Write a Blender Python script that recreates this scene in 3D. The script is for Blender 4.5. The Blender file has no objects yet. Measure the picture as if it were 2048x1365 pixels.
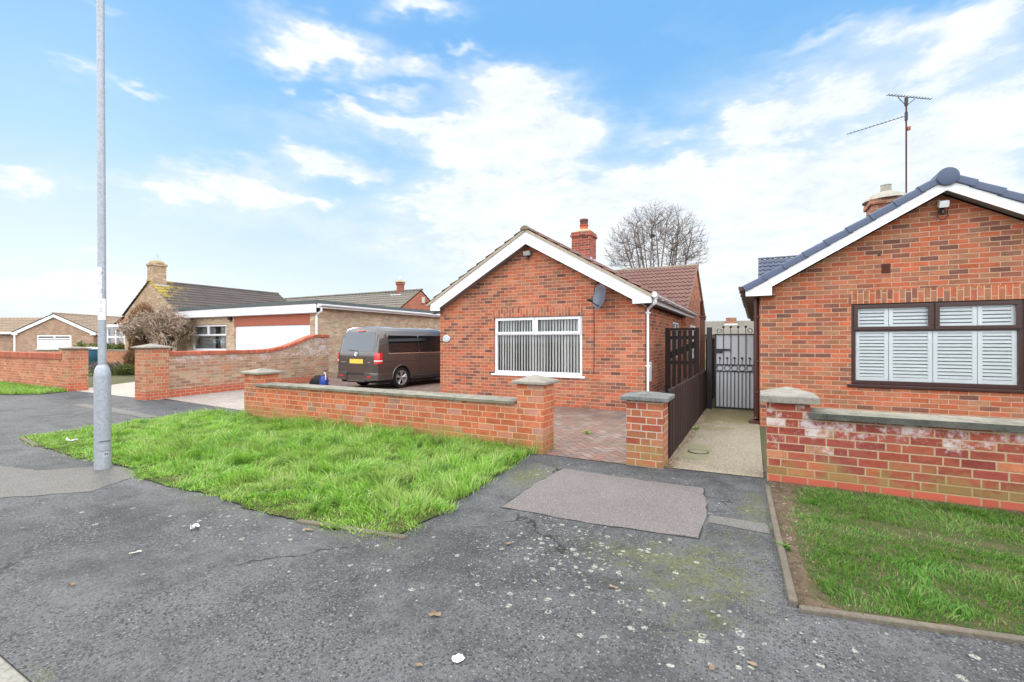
import bpy, bmesh, math, random
import numpy as np
from mathutils import Vector, Matrix
R = math.radians
SC = bpy.context.scene
COL = SC.collection
random.seed(7)
rng = np.random.default_rng(11)

# ------------------------------------------------------------------ node helpers
class X:
    """a node socket (or constant) with arithmetic"""
    def __init__(s, nt, k): s.nt = nt; s.k = k
    def _m(s, op, *a):
        n = s.nt.nodes.new('ShaderNodeMath'); n.operation = op
        for i, v in enumerate((s,) + a):
            if isinstance(v, X): s.nt.links.new(v.k, n.inputs[i])
            else: n.inputs[i].default_value = v
        return X(s.nt, n.outputs[0])
    def __add__(s, o): return s._m('ADD', o)
    def __radd__(s, o): return s._m('ADD', o)
    def __sub__(s, o): return s._m('SUBTRACT', o)
    def __rsub__(s, o): return (s * -1.0)._m('ADD', o)
    def __mul__(s, o): return s._m('MULTIPLY', o)
    def __rmul__(s, o): return s._m('MULTIPLY', o)
    def __truediv__(s, o): return s._m('DIVIDE', o)
    def floor(s): return s._m('FLOOR')
    def fract(s): return s._m('FRACT')
    def abs(s): return s._m('ABSOLUTE')
    def sqrt(s): return s._m('SQRT')
    def min(s, o): return s._m('MINIMUM', o)
    def max(s, o): return s._m('MAXIMUM', o)
    def gt(s, o): return s._m('GREATER_THAN', o)
    def lt(s, o): return s._m('LESS_THAN', o)
    def pow(s, o): return s._m('POWER', o)
    def exp(s): return s._m('EXPONENT')
    def clamp(s):
        r = s._m('ADD', 0.0); r.k.node.use_clamp = True; return r
    def step(s, a, b, lo=0.0, hi=1.0):
        n = s.nt.nodes.new('ShaderNodeMapRange'); n.interpolation_type = 'SMOOTHSTEP'
        s.nt.links.new(s.k, n.inputs[0])
        for i, v in enumerate((a, b, lo, hi)): n.inputs[i + 1].default_value = v
        return X(s.nt, n.outputs[0])

class MatB:
    def __init__(s, name):
        s.m = bpy.data.materials.new(name); s.m.use_nodes = True
        s.nt = s.m.node_tree; s.nt.nodes.clear()
        s.out = s.nt.nodes.new('ShaderNodeOutputMaterial')
        s.b = s.nt.nodes.new('ShaderNodeBsdfPrincipled')
        s.nt.links.new(s.b.outputs[0], s.out.inputs[0])
    def node(s, t): return s.nt.nodes.new(t)
    def link(s, a, b): s.nt.links.new(a.k if isinstance(a, X) else a, b)
    def pos(s):
        n = s.node('ShaderNodeTexCoord'); return n.outputs['Object']
    def xyz(s, sock):
        n = s.node('ShaderNodeSeparateXYZ'); s.link(sock, n.inputs[0]); return [X(s.nt, o) for o in n.outputs]
    def vec(s, *c):
        n = s.node('ShaderNodeCombineXYZ')
        for i, v in enumerate(c):
            if isinstance(v, X): s.link(v, n.inputs[i])
            else: n.inputs[i].default_value = v
        return n.outputs[0]
    def noise(s, vec, scale, detail=3, rough=.55, dist=0.0, color=False):
        n = s.node('ShaderNodeTexNoise'); s.link(vec, n.inputs['Vector'])
        n.inputs['Scale'].default_value = scale; n.inputs['Detail'].default_value = detail
        n.inputs['Roughness'].default_value = rough; n.inputs['Distortion'].default_value = dist
        return n.outputs['Color'] if color else X(s.nt, n.outputs['Fac'])
    def vor(s, vec, scale, feature='F1', rnd=1.0):
        n = s.node('ShaderNodeTexVoronoi'); n.feature = feature; s.link(vec, n.inputs['Vector'])
        n.inputs['Scale'].default_value = scale; n.inputs['Randomness'].default_value = rnd
        return n
    def white(s, vec):
        n = s.node('ShaderNodeTexWhiteNoise'); n.noise_dimensions = '3D'; s.link(vec, n.inputs['Vector']); return n
    def ramp(s, fac, stops, interp='LINEAR'):
        n = s.node('ShaderNodeValToRGB'); s.link(fac, n.inputs[0]); e = n.color_ramp
        e.interpolation = interp
        while len(e.elements) < len(stops): e.elements.new(.5)
        for el, (p, c) in zip(e.elements, stops): el.position = p; el.color = (*c, 1)
        return n.outputs[0]
    def mix(s, fac, a, b, blend='MIX'):
        n = s.node('ShaderNodeMix'); n.data_type = 'RGBA'; n.blend_type = blend; n.clamp_factor = True
        for v, i in ((fac, 0), (a, 6), (b, 7)):
            if isinstance(v, X): s.link(v, n.inputs[i])
            elif isinstance(v, bpy.types.NodeSocket): s.link(v, n.inputs[i])
            elif i == 0: n.inputs[0].default_value = v
            else: n.inputs[i].default_value = (*v, 1)
        return n.outputs[2]
    def scale_col(s, col, x):
        g = s.vec(x, x, x); return s.mix(1.0, col, g, 'MULTIPLY')
    def done(s, col, rough=.8, spec=.3, bump=None, bstr=.4, bdist=.01, metal=0.0, coat=0.0):
        if isinstance(col, tuple): s.b.inputs['Base Color'].default_value = (*col, 1)
        else: s.link(col, s.b.inputs['Base Color'])
        if isinstance(rough, X): s.link(rough, s.b.inputs['Roughness'])
        else: s.b.inputs['Roughness'].default_value = rough
        s.b.inputs['Specular IOR Level'].default_value = spec
        s.b.inputs['Metallic'].default_value = metal
        s.b.inputs['Coat Weight'].default_value = coat
        if bump is not None:
            n = s.node('ShaderNodeBump'); n.inputs['Strength'].default_value = bstr; n.inputs['Distance'].default_value = bdist
            s.link(bump, n.inputs['Height']); s.link(n.outputs[0], s.b.inputs['Normal'])
        return s.m

# ------------------------------------------------------------------ materials
def brick_mat(name, pal, mortar, ch=.075, L=.225, mj=.011, n=1, header=False, soldier=False, seed=0.0,
              white=None, moss=None, plinth=None, var=.28, u0=0.0, z0=0.0, stain=(.22, .13, .095), lichen=None):
    B = MatB(name); P = B.pos(); x, y, z = B.xyz(P)
    u = x + y + u0; w = z + z0
    if soldier: u, w = w, u
    row = (w / ch).floor(); fw = w - row * ch
    per = L * (n + (.5 if header else 0))
    sh = (row * .5).fract() * per + ((row * .25).floor() * .31).fract() * (per if header else 0.0)
    up = (u + sh) / per; cell = up.floor(); t = (up - cell) * (per / L)
    idx = t.floor(); fu = (t - idx) * L
    ln = (idx.gt(n - .5) * (-.5 * L) + L) if header else None
    d = fu.min((ln - fu) if ln is not None else (L - fu)).min(fw.min(ch - fw))
    jn = B.noise(P, 55, 2); d2 = d + (jn - .5) * .007
    mask = d2.step(mj * .22, mj * .75)
    wn = B.white(B.vec(cell * 5 + idx, row, seed)); r = X(B.nt, wn.outputs['Value'])
    sx = B.xyz(wn.outputs['Color'])
    col = B.ramp(r, pal, 'LINEAR')
    nz = B.noise(P, 28, 4, .65); nl = B.noise(P, 2.1, 3)
    st = B.noise(B.vec(u * 9, row * 3.7, w * 26), 1.0, 3, .6)
    k = (nz - .5) * (var * 1.7) + (st - .5) * .75 + (sx[1] - .5) * .3 + 1.0
    k = k * (nl * .7 + .65)
    col = B.scale_col(col, k)
    mcol = B.scale_col(mortar, B.noise(P, 20, 3) * .5 + .75)
    if plinth is not None:
        pm = z.lt(plinth[0]); col = B.mix(pm, col, B.scale_col(plinth[1], sx[2] * .16 + .92))
    full = B.mix(mask, mcol, col)
    full = B.mix((B.noise(P, 1.3, 5, .7).step(.5, .72) * .2), full, stain)
    full = B.mix((B.noise(P, 13, 4, .8).step(.58, .75) * .25), full, stain)
    if white is not None:            # efflorescence bloom: (z low, z high, amount)
        wmask = B.noise(P, 2.6, 4, .6) * .75 + sx[0] * .22 + (B.noise(P, 16, 4, .7) - .5) * .9 + (z.step(white[0], white[1]) - 1.0) * .36
        wmask = wmask.step(white[2], white[2] + .26)
        full = B.mix(wmask * (mask * .5 + .3), full, (.58, .52, .53))
    if moss is not None:
        mm = (B.noise(P, 5, 5, .7) * 1.1 + sx[2] * .22 + z.step(moss[1], 0.0) * .36 - .12).step(moss[0], moss[0] + .28) * z.step(moss[1], moss[1] * .3)
        if plinth is not None: mm = mm * (1.0 - pm * mask)
        full = B.mix(mm * .62, full, (.25, .20, .07))
    if lichen is not None:
        lm = (B.noise(P, 4.5, 5, .7) + z.step(lichen[0], lichen[1]) * .2).step(.68, .84)
        full = B.mix(lm * .8, full, lichen[2])
    h = mask * .8 + nz * .25
    return B.done(full, .92, .15, h, .55, .006)

HOUSE_PAL = [(0, (.445, .122, .064)), (.2, (.405, .113, .064)), (.36, (.435, .172, .105)), (.52, (.29, .135, .085)), (.64, (.445, .145, .083)),
             (.80, (.27, .108, .077)), (.9, (.175, .081, .066)), (.96, (.15, .074, .063)), (1, (.37, .186, .117))]
RIGHT_PAL = [(0, (.43, .115, .057)), (.25, (.40, .114, .062)), (.42, (.37, .155, .087)), (.58, (.285, .132, .075)), (.72, (.42, .14, .072)),
             (.87, (.215, .090, .064)), (.95, (.158, .074, .059)), (1, (.39, .2, .112))]
M = {}
MORT = (.53, .32, .205)
M['brick_c'] = brick_mat('house brick', HOUSE_PAL, MORT, seed=1.0)
M['brick_c_s'] = brick_mat('house soldier brick', HOUSE_PAL[:6], MORT, soldier=True, seed=2.0, z0=.004)
M['brick_r'] = brick_mat('right house brick', RIGHT_PAL, (.47, .31, .22), seed=3.0, u0=.05)
M['brick_r_s'] = brick_mat('right soldier brick', RIGHT_PAL, (.50, .34, .24), soldier=True, seed=4.0, z0=.004)
M['brick_fw'] = brick_mat('orange wall brick', [(0, (.46, .125, .06)), (.4, (.42, .115, .06)), (.7, (.47, .16, .085)), (.9, (.40, .17, .12)), (1, (.36, .2, .16))],
                          (.52, .33, .19), ch=.0835, L=.236, mj=.012, seed=5.0, moss=(.64, .5), n=2, header=True, white=(.35, .75, .74), var=.2)
M['brick_rw'] = brick_mat('dark red wall brick', [(0, (.30, .065, .045)), (.3, (.24, .055, .045)), (.55, (.33, .09, .055)), (.75, (.22, .05, .045)), (.9, (.40, .12, .06)), (1, (.33, .19, .12))],
                          (.40, .29, .19), ch=.0835, L=.236, mj=.013, n=3, header=True, seed=6.0, stain=(.13, .10, .085), white=(.15, .72, .38), moss=(.60, .46),
                          plinth=(.0835, (.40, .095, .06)), var=.36)
M['brick_pc'] = brick_mat('gate pier brick', [(0, (.36, .09, .05)), (.3, (.30, .07, .045)), (.5, (.42, .14, .075)), (.8, (.34, .12, .065)), (1, (.40, .19, .1))],
                          (.45, .37, .29), ch=.0835, L=.236, mj=.013, seed=8.5, moss=(.68, .6), n=1, header=True)
M['brick_buff'] = brick_mat('buff brick', [(0, (.40, .30, .20)), (.3, (.46, .36, .26)), (.6, (.37, .25, .17)), (.85, (.50, .40, .30)), (1, (.42, .20, .12))],
                            (.40, .34, .27), seed=7.0)
M['brick_cw'] = brick_mat('curved wall brick', [(0, (.35, .23, .15)), (.3, (.40, .28, .19)), (.6, (.30, .18, .12)), (.85, (.38, .20, .13)), (1, (.40, .16, .09))],
                          (.42, .36, .28), ch=.0835, L=.236, seed=9.0, white=(.65, 1.1, .40), plinth=(.21, (.44, .11, .06)))
M['brick_lp'] = brick_mat('lichen pier brick', [(0, (.42, .13, .07)), (.35, (.36, .14, .08)), (.7, (.45, .17, .09)), (1, (.34, .22, .13))],
                          (.44, .34, .24), ch=.0835, L=.236, seed=10.0, n=1, header=True, white=(.4, 1.3, .72), moss=(.86, 1.2), plinth=(.21, (.44, .11, .06)))
M['brick_lw'] = brick_mat('left wall brick', [(0, (.47, .17, .09)), (.4, (.44, .16, .09)), (.75, (.36, .14, .085)), (1, (.5, .25, .14))],
                          (.52, .36, .24), ch=.0835, L=.236, seed=12.0)
M['brick_old'] = brick_mat('weathered buff brick', [(0, (.36, .24, .15)), (.4, (.42, .30, .2)), (.7, (.32, .2, .13)), (1, (.5, .4, .3))],
                           (.44, .35, .26), seed=14.0, lichen=(3.9, 6.2, (.36, .27, .10)), stain=(.27, .19, .13))
M['brick_tan'] = brick_mat('tan brick', [(0, (.36, .23, .16)), (.5, (.40, .27, .19)), (1, (.34, .19, .13))], (.42, .32, .25), seed=15.0)
M['brick_chim'] = brick_mat('chimney brick', [(0, (.33, .075, .05)), (.5, (.26, .06, .045)), (.8, (.16, .05, .04)), (1, (.36, .14, .09))], (.42, .28, .21), seed=16.0)
M['brick_chim_r'] = brick_mat('weathered chimney brick', [(0, (.36, .12, .07)), (.5, (.3, .11, .07)), (1, (.3, .18, .1))], (.40, .32, .24), seed=17.0, lichen=(4.2, 4.8, (.40, .38, .30)))
M['brick_red3'] = brick_mat('red gable brick', [(0, (.40, .12, .07)), (.6, (.36, .11, .07)), (1, (.28, .1, .07))], (.45, .27, .2), seed=18.0)
M['coping_brick'] = brick_mat('brick on edge coping', [(0, (.40, .10, .06)), (.5, (.34, .08, .05)), (1, (.44, .14, .08))], (.36, .17, .11), ch=.0835, L=4.0, soldier=True, seed=19.0, z0=1.0)

def plain(name, col, rough=.5, spec=.4, nscale=8.0, namt=.12, metal=0.0, coat=0.0, bump=0.0, bscale=60):
    B = MatB(name); P = B.pos()
    k = (B.noise(P, nscale, 4, .6) - .5) * (2 * namt) + 1.0
    c = B.scale_col(col, k)
    h = B.noise(P, bscale, 3) if bump else None
    return B.done(c, rough, spec, h, bump, .004, metal, coat)
M['upvc'] = plain('white plastic', (.80, .81, .84), .32, .5, 3, .03)
M['upvc_old'] = plain('white board', (.74, .75, .79), .45, .4, 2, .05)
M['brown_upvc'] = plain('dark brown plastic', (.045, .018, .016), .28, .5, 5, .15)
M['brown_pipe'] = plain('brown downpipe', (.085, .03, .025), .35, .5, 4, .15)
M['black_metal'] = plain('black metal', (.012, .012, .014), .4, .5, 20, .2)
M['dark_void'] = plain('dark room', (.06, .063, .07), .9, .1)
M['blind'] = plain('blind fabric', (.86, .82, .80), .9, .1, 3, .06)
M['shutter'] = plain('shutter white', (.92, .93, .94), .5, .3, 3, .03)
M['soffit'] = plain('soffit', (.2, .2, .2), .6, .2)  # grey darkened to paint in the shadow under the eaves
M['dish'] = plain('dish grey', (.10, .115, .15), .35, .5, 3, .1)
M['lamp_grey'] = plain('lamp unit', (.40, .41, .42), .4, .4)
M['lead'] = plain('lead flashing', (.44, .47, .52), .45, .5, 9, .2)
M['verge_mortar'] = plain('verge mortar', (.40, .34, .26), .95, .1, 14, .3, bump=.5)
M['terracotta'] = plain('terracotta', (.50, .11, .06), .8, .2, 12, .25)
M['terra_dirty'] = plain('sooted pot', (.16, .075, .06), .85, .2, 14, .45)
M['cement'] = plain('cement flaunching', (.40, .33, .20), .95, .1, 9, .35, bump=.6, bscale=30)
M['chimney_cement'] = plain('lichen cement', (.33, .31, .26), .95, .1, 12, .45, bump=.6, bscale=25)
M['lichen_cement'] = plain('ochre lichen cement', (.32, .25, .13), .95, .1, 6, .4, bump=.6, bscale=25)
M['slate_blue'] = plain('blue grey verge', (.060, .083, .145), .42, .45, 4, .08)
M['redwood'] = plain('red wood panel', (.34, .095, .055), .55, .3, 5, .15)
M['felt'] = plain('roof felt', (.16, .17, .165), .9, .1, 5, .3)
M['felt_dark'] = plain('felt edge', (.10, .115, .115), .85, .15, 5, .25)
M['alu'] = plain('galvanised sheet', (.47, .49, .535), .5, .4, 2.5, .06)
M['trellis'] = plain('dark stain wood', (.024, .017, .015), .7, .25, 12, .3)
M['brown_wood'] = plain('brown post', (.13, .06, .045), .7, .2, 12, .3)
M['bark'] = plain('bark', (.085, .07, .055), .95, .1, 20, .3)
M['twig'] = plain('twig', (.17, .14, .13), .95, .1, 20, .25)
M['tank'] = plain('teal blue tank', (.045, .14, .21), .45, .4, 3, .12)
M['blue_plastic'] = plain('blue plastic', (.012, .05, .30), .35, .5, 6, .2)
M['rubber'] = plain('rubber', (.016, .016, .017), .75, .25, 20, .2)
M['alloy'] = plain('alloy', (.50, .50, .52), .3, .5, 6, .05, metal=.7)
M['chrome'] = plain('chrome', (.75, .76, .78), .15, .5, 6, .03, metal=.9)
M['plate_y'] = plain('yellow plate', (.72, .50, .06), .4, .4, 9, .18)
M['plate_w'] = plain('pale plate edge', (.55, .53, .44), .4, .4)
M['red_lens'] = plain('red lens', (.55, .012, .015), .12, .6, 6, .1, coat=.6)
M['white_lens'] = plain('white lens', (.75, .60, .60), .15, .6)
M['van_trim'] = plain('van dark trim', (.03, .028, .028), .5, .3)
M['rust'] = plain('rusty steel', (.10, .035, .025), .8, .2, 25, .4)
M['paper'] = plain('litter paper', (.75, .76, .77), .8, .2, 12, .08)
M['dead_leaf'] = plain('dead leaf', (.25, .18, .12), .9, .1, 20, .35)
M['twig_brown'] = plain('dry brown foliage', (.17, .085, .04), .95, .1, 4, .4)
M['straw'] = plain('dry stalk', (.42, .36, .28), .9, .1, 5, .3)
M['plaque_w'] = plain('plaque white', (.80, .81, .82), .3, .5)
M['plaque_b'] = plain('plaque blue', (.22, .40, .58), .3, .5, 30, .1)
M['ink'] = plain('dark ink', (.07, .09, .13), .5, .3)
M['ink_pale'] = plain('faded ink', (.42, .42, .46), .6, .2)
M['sticker'] = plain('sticker white', (.78, .76, .80), .45, .4)
M['stone'] = plain('pale gravel stone', (.27, .21, .15), .9, .2, 60, .6)

def glass(name, tint=(.97, .985, .985), refl=.12, dark=None):
    m = bpy.data.materials.new(name); m.use_nodes = True; nt = m.node_tree; nt.nodes.clear()
    o = nt.nodes.new('ShaderNodeOutputMaterial'); mx = nt.nodes.new('ShaderNodeMixShader')
    f = nt.nodes.new('ShaderNodeLayerWeight'); f.inputs[0].default_value = .35
    mr = nt.nodes.new('ShaderNodeMapRange'); nt.links.new(f.outputs['Fresnel'], mr.inputs[0])
    mr.inputs[3].default_value = refl; mr.inputs[4].default_value = .8
    g = nt.nodes.new('ShaderNodeBsdfGlossy'); g.inputs['Roughness'].default_value = .02; g.inputs[0].default_value = (.9, .93, .97, 1)
    if dark: t = nt.nodes.new('ShaderNodeBsdfDiffuse'); t.inputs[0].default_value = (*dark, 1)
    else: t = nt.nodes.new('ShaderNodeBsdfTransparent'); t.inputs[0].default_value = (*tint, 1)
    nt.links.new(mr.outputs[0], mx.inputs[0]); nt.links.new(t.outputs[0], mx.inputs[1]); nt.links.new(g.outputs[0], mx.inputs[2])
    nt.links.new(mx.outputs[0], o.inputs[0]); return m
M['glass'] = glass('window glass', refl=.004)
M['tint'] = glass('tinted glass', refl=.04, dark=(.008, .009, .011))
M['rear_tint'] = glass('rear tinted glass', refl=.06, dark=(.03, .037, .05))

def tile_mat(name, a, b, lich=None, speck=None, bw=.15, bc=.31):
    B = MatB(name); P = B.pos()
    n1 = B.noise(P, 1.5, 4, .6); n2 = B.noise(P, 30, 3, .6)
    col = B.mix(n1.step(.3, .7), a, b); col = B.scale_col(col, n2 * .6 + .7)
    if speck: col = B.mix(B.noise(P, 9, 5, .75).step(.66, .74), col, speck)
    if lich:
        x, y, z = B.xyz(P)
        f = (y.step(lich[0], lich[1]) * .40 + z.step(lich[3], lich[4]) * .18 + B.noise(P, 2.6, 5, .75) * .9).step(.86, 1.02)
        col = B.mix(f * .85, col, lich[2])
    return B.done(col, .8, .25, n2, .3, .004)
M['tile_c'] = tile_mat('brown concrete tile', (.155, .082, .068), (.195, .105, .088), None, (.26, .22, .18))
M['tile_ridge'] = tile_mat('ridge tile weathered', (.17, .13, .10), (.22, .18, .13), None, (.33, .30, .22))
M['tile_slate'] = tile_mat('blue slate tile', (.075, .085, .125), (.10, .11, .155))
M['tile_old'] = tile_mat('grey weathered tile', (.082, .070, .066), (.105, .088, .080), (3.6, -.2, (.40, .29, .05), 3.3, 4.7), (.40, .38, .34))
M['tile_grey'] = tile_mat('grey tile', (.14, .125, .105), (.17, .15, .125), None, (.30, .29, .24))
M['tile_far'] = tile_mat('far tan tile', (.24, .17, .12), (.28, .21, .15))
M['tile_far2'] = tile_mat('far grey tile', (.20, .18, .15), (.23, .21, .17), None, (.3, .3, .26))

def concrete(name, a, b, rough=.95, sp=90, moss=None, agg=False, dark=None):
    B = MatB(name); P = B.pos()
    n1 = B.noise(P, 2.3, 5, .65); n2 = B.noise(P, sp, 2, .6)
    col = B.mix(n1.step(.3, .7), a, b); col = B.scale_col(col, n2 * .9 + .55)
    h = n2
    if agg:
        v = B.vor(P, 95); c = X(B.nt, v.outputs['Distance'])
        rr = B.xyz(v.outputs['Color'])
        st = B.ramp(rr[0], [(0, (.42, .36, .26)), (.4, (.33, .27, .19)), (.7, (.52, .46, .37)), (1, (.22, .18, .13))])
        col = B.mix(c.step(.75, .35) * .85, B.scale_col(col, 0 * n1 + .62), st); h = c * -1.0
    if dark:
        col = B.mix((B.noise(P, 5.5, 5, .75) * .8 + B.noise(P, 26, 4, .8) * .45).step(.56, .82) * .8, col, dark)
    col = B.mix(B.noise(P, 34, 4, .8).step(.68, .74) * .7, col, (.55, .54, .46)) if not agg else col
    if moss:
        x, y, z = B.xyz(P)
        f = (B.noise(P, 1.6, 5, .7) + y.step(moss[0], moss[1]) * .35).step(.58, .85)
        col = B.mix(f * .6, col, moss[2])
    return B.done(col, rough, .15, h, .5, .004)
M['coping'] = concrete('coping concrete', (.27, .25, .20), (.20, .19, .155), dark=(.08, .08, .068))
M['coping_face'] = concrete('darker coping face', (.22, .20, .15), (.17, .16, .125), dark=(.07, .075, .06))  # front faces only, a darker concrete than the coping top
M['coping_dark'] = concrete('darkest coping face', (.115, .115, .10), (.085, .085, .075), dark=(.04, .042, .036))  # darker still, for the coping front of the right wall
M['cap'] = concrete('pier cap concrete', (.30, .27, .22), (.25, .23, .20), dark=(.13, .13, .12))
M['cap_dark'] = concrete('dark pier cap', (.19, .19, .18), (.13, .135, .13), dark=(.05, .055, .055))
M['path'] = concrete('aggregate path', (.33, .29, .22), (.27, .235, .17), agg=True, moss=(7.2, 10.0, (.15, .13, .035)))
M['slab'] = concrete('inspection cover', (.26, .24, .15), (.22, .21, .13), sp=140)
M['kerb'] = concrete('kerb concrete', (.30, .28, .25), (.24, .23, .2), dark=(.15, .13, .1))
M['edging'] = concrete('edging concrete', (.17, .145, .115), (.12, .105, .085), dark=(.11, .09, .06))
M['drive_conc'] = concrete('drive concrete', (.42, .36, .31), (.36, .31, .27), sp=60)

def pavers(name, cols, L=.2, W=.1, rot=45.0):
    B = MatB(name); P = B.pos(); x, y, z = B.xyz(P)
    c, s = math.cos(R(rot)), math.sin(R(rot))
    u = x * c + y * s; w = y * c - x * s
    # herringbone of 2:1 blocks: classify unit cells
    a = (u / W).floor(); b = (w / W).floor(); q = ((a - b) / 4.0).fract() * 4.0          # 0..3
    q = (q + .01).floor()
    fu = u / W - a; fw = w / W - b
    horiz = q.lt(1.5)
    first = (q.lt(.5) + (q.gt(1.5) * q.lt(2.5)))        # first half of its block
    # block with q=0,1 lies along u ; q=2,3 lies along w (reverse order)
    lu = horiz * (fu + (1.0 - first)) + (1.0 - horiz) * fu
    lw = (1.0 - horiz) * (fw + first) + horiz * fw
    su = horiz + 1.0; sw = 2.0 - horiz
    d = lu.min(su - lu).min(lw.min(sw - lw)) * W
    ida = a - horiz * (1.0 - first); idb = b - (1.0 - horiz) * first
    wn = B.white(B.vec(ida, idb, horiz)); r = X(B.nt, wn.outputs['Value'])
    nz = B.noise(P, 60, 4, .65)
    col = B.scale_col(B.ramp(r, cols), (nz - .5) * .7 + 1.0)
    mask = (d + (B.noise(P, 40, 2) - .5) * .006).step(.002, .008)
    col = B.mix(mask, B.mix(B.noise(P, 3, 4).step(.5, .65), (.06, .05, .04), (.10, .10, .035)), col)
    col = B.mix(B.noise(P, 1.4, 4, .6).step(.45, .75) * .35, col, (.30, .24, .2))
    return B.done(col, .9, .2, mask * .8 + nz * .2, .5, .006)
M['pavers'] = pavers('block paving', [(0, (.24, .135, .11)), (.3, (.20, .125, .105)), (.55, (.25, .175, .145)), (.75, (.15, .115, .105)), (1, (.28, .21, .18))], L=.2, W=.105)
M['pavers_l'] = pavers('glare paled block paving', [(0, (.37, .315, .28)), (.5, (.33, .275, .245)), (1, (.40, .35, .31))], W=.1, rot=0.0)  # glare on the drive entrance is put into this paler paving colour

def asphalt(name, base=(.090, .090, .092), lich=True, light=0.0, tint=None):
    B = MatB(name); P = B.pos(); x, y, z = B.xyz(P)
    big = B.noise(P, .55, 5, .6); mid = B.noise(P, 3.0, 5, .7); fine = B.noise(P, 130, 3, .7)
    worn = (big * .55 + mid * .45).step(.38, .60)
    col = B.mix(worn, B.scale_col(base, 0 * big + .48), B.scale_col(base, 0 * big + 1.30))
    v = B.vor(P, 74); vd = X(B.nt, v.outputs['Distance']); vc = B.xyz(v.outputs['Color'])
    stone = vd.step(.62, .32)
    sc = B.ramp(vc[0], [(0, (.020, .020, .022)), (.25, (.052, .053, .056)), (.55, (.105, .106, .110)), (.85, (.158, .158, .160)), (.98, (.19, .189, .187)), (1, (.28, .27, .26))])
    rough_area = B.noise(P, 1.1, 4, .65).step(.38, .62)
    col = B.mix(stone * (rough_area * .45 + .52), B.scale_col(col, 1.12 - rough_area * .3), sc)
    col = B.scale_col(col, fine * .9 + .6)
    if tint: col = B.mix(.62, col, B.scale_col(tint, stone * .5 + fine * .8 + .3))
    h = stone * (vc[1] * .8 + .5) + fine * .4
    if lich:
        # moss patches, in the places where damp collects
        def blob(cx, cy, rx, ry):
            a = (x - cx) / rx; b = (y - cy) / ry
            return ((a * a + b * b) * -1.0).exp()
        mz = blob(-.2, 3.2, .5, 1.0) * .75 + blob(-.9, 3.25, .6, .35) * .6 + blob(-1.0, 2.6, 1.2, .7) * .35 + blob(.02, 4.6, .22, .7) * .95 + blob(-1.2, 5.1, 1.2, .16) * .6 + blob(-2.15, 3.8, .22, 1.0) * .5 + blob(-2.2, 4.6, .4, .5) + blob(-2.6, 2.6, .6, .3) * .6 + blob(-4.4, 2.45, 1.6, .18) * .8 + blob(-2.75, .82, .25, .14) * .8
        mm = (B.noise(P, 7, 5, .75) * .9 + mz * .42 + (B.noise(P, 60, 3, .8) - .5) * .95).step(.72, .96) * (mz * 1.5).min(1.0)
        col = B.mix(mm * .58, col, B.mix(B.noise(P, 25, 3).step(.35, .6), (.075, .08, .028), (.135, .145, .032)))
        # pale lichen rosettes: little rings whose size differs
        wob = B.noise(P, 26, 3, .6, color=True)
        mx = B.node('ShaderNodeMix'); mx.data_type = 'VECTOR'; mx.inputs[0].default_value = .03
        B.link(P, mx.inputs[4]); B.link(wob, mx.inputs[5])
        PW = mx.outputs[1]
        lz = (blob(-1.15, 3.05, .5, .45) * .95 + blob(-1.2, 4.75, 1.0, .3) * .35 + blob(-.15, 2.5, .6, .4) * .22 + blob(.7, 2.3, 1.0, .5) * .24 + blob(-3.6, 2.2, .8, .3) * .4 + blob(-2.0, 2.3, .7, .4) * .2 + .008).min(1.0)
        for sc_, rad, off in ((19.0, .42, 0.0), (34.0, .40, 3.3)):
            o = B.node('ShaderNodeVectorMath'); o.operation = 'ADD'; B.link(PW, o.inputs[0]); o.inputs[1].default_value = (off, off * .7, 0)
            lv = B.vor(o.outputs[0], sc_); ld = X(B.nt, lv.outputs['Distance']); lc = B.xyz(lv.outputs['Color'])
            rr = lc[1] * .6 + .45                              # cell's own ring radius
            q = ld / (rr * rad)
            ring = q.step(1.0, .86) * (q.step(.35, .72) * (lc[2].gt(.35)) + lc[2].lt(.35) * 1.0)
            on = (lc[0]).lt((.60 if sc_ < 25 else .34) * lz)
            brk = B.noise(P, 70, 3, .75).step(.40, .54)
            col = B.mix(ring * on * brk * .85, col, B.mix(lc[2], (.36, .37, .31), (.50, .52, .40)))
        # hairline cracks
        cw = B.noise(P, 2.2, 4, .6, color=True)
        m2 = B.node('ShaderNodeMix'); m2.data_type = 'VECTOR'; m2.inputs[0].default_value = .35
        B.link(P, m2.inputs[4]); B.link(cw, m2.inputs[5])
        cv = B.vor(m2.outputs[1], .62, 'DISTANCE_TO_EDGE')
        cd = X(B.nt, cv.outputs['Distance'])
        ck = cd.step(.0055, .002) * B.noise(P, .8, 3).step(.52, .62)
        col = B.mix(ck * .85, col, (.016, .016, .016)); h = h - ck * 1.2
    return B.done(col, .88, .28, h, .9, .007)
M['asphalt'] = asphalt('asphalt pavement')
M['asphalt_red'] = asphalt('reddish asphalt patch', lich=False, tint=(.25, .215, .20))
M['asphalt_pale'] = asphalt('pale asphalt patch', lich=False, tint=(.215, .20, .175))
M['asphalt_dark'] = asphalt('dark asphalt patch', base=(.03, .032, .03), lich=False, tint=(.035, .037, .03))
M['road'] = asphalt('road asphalt', base=(.06, .062, .066), lich=False)

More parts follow.
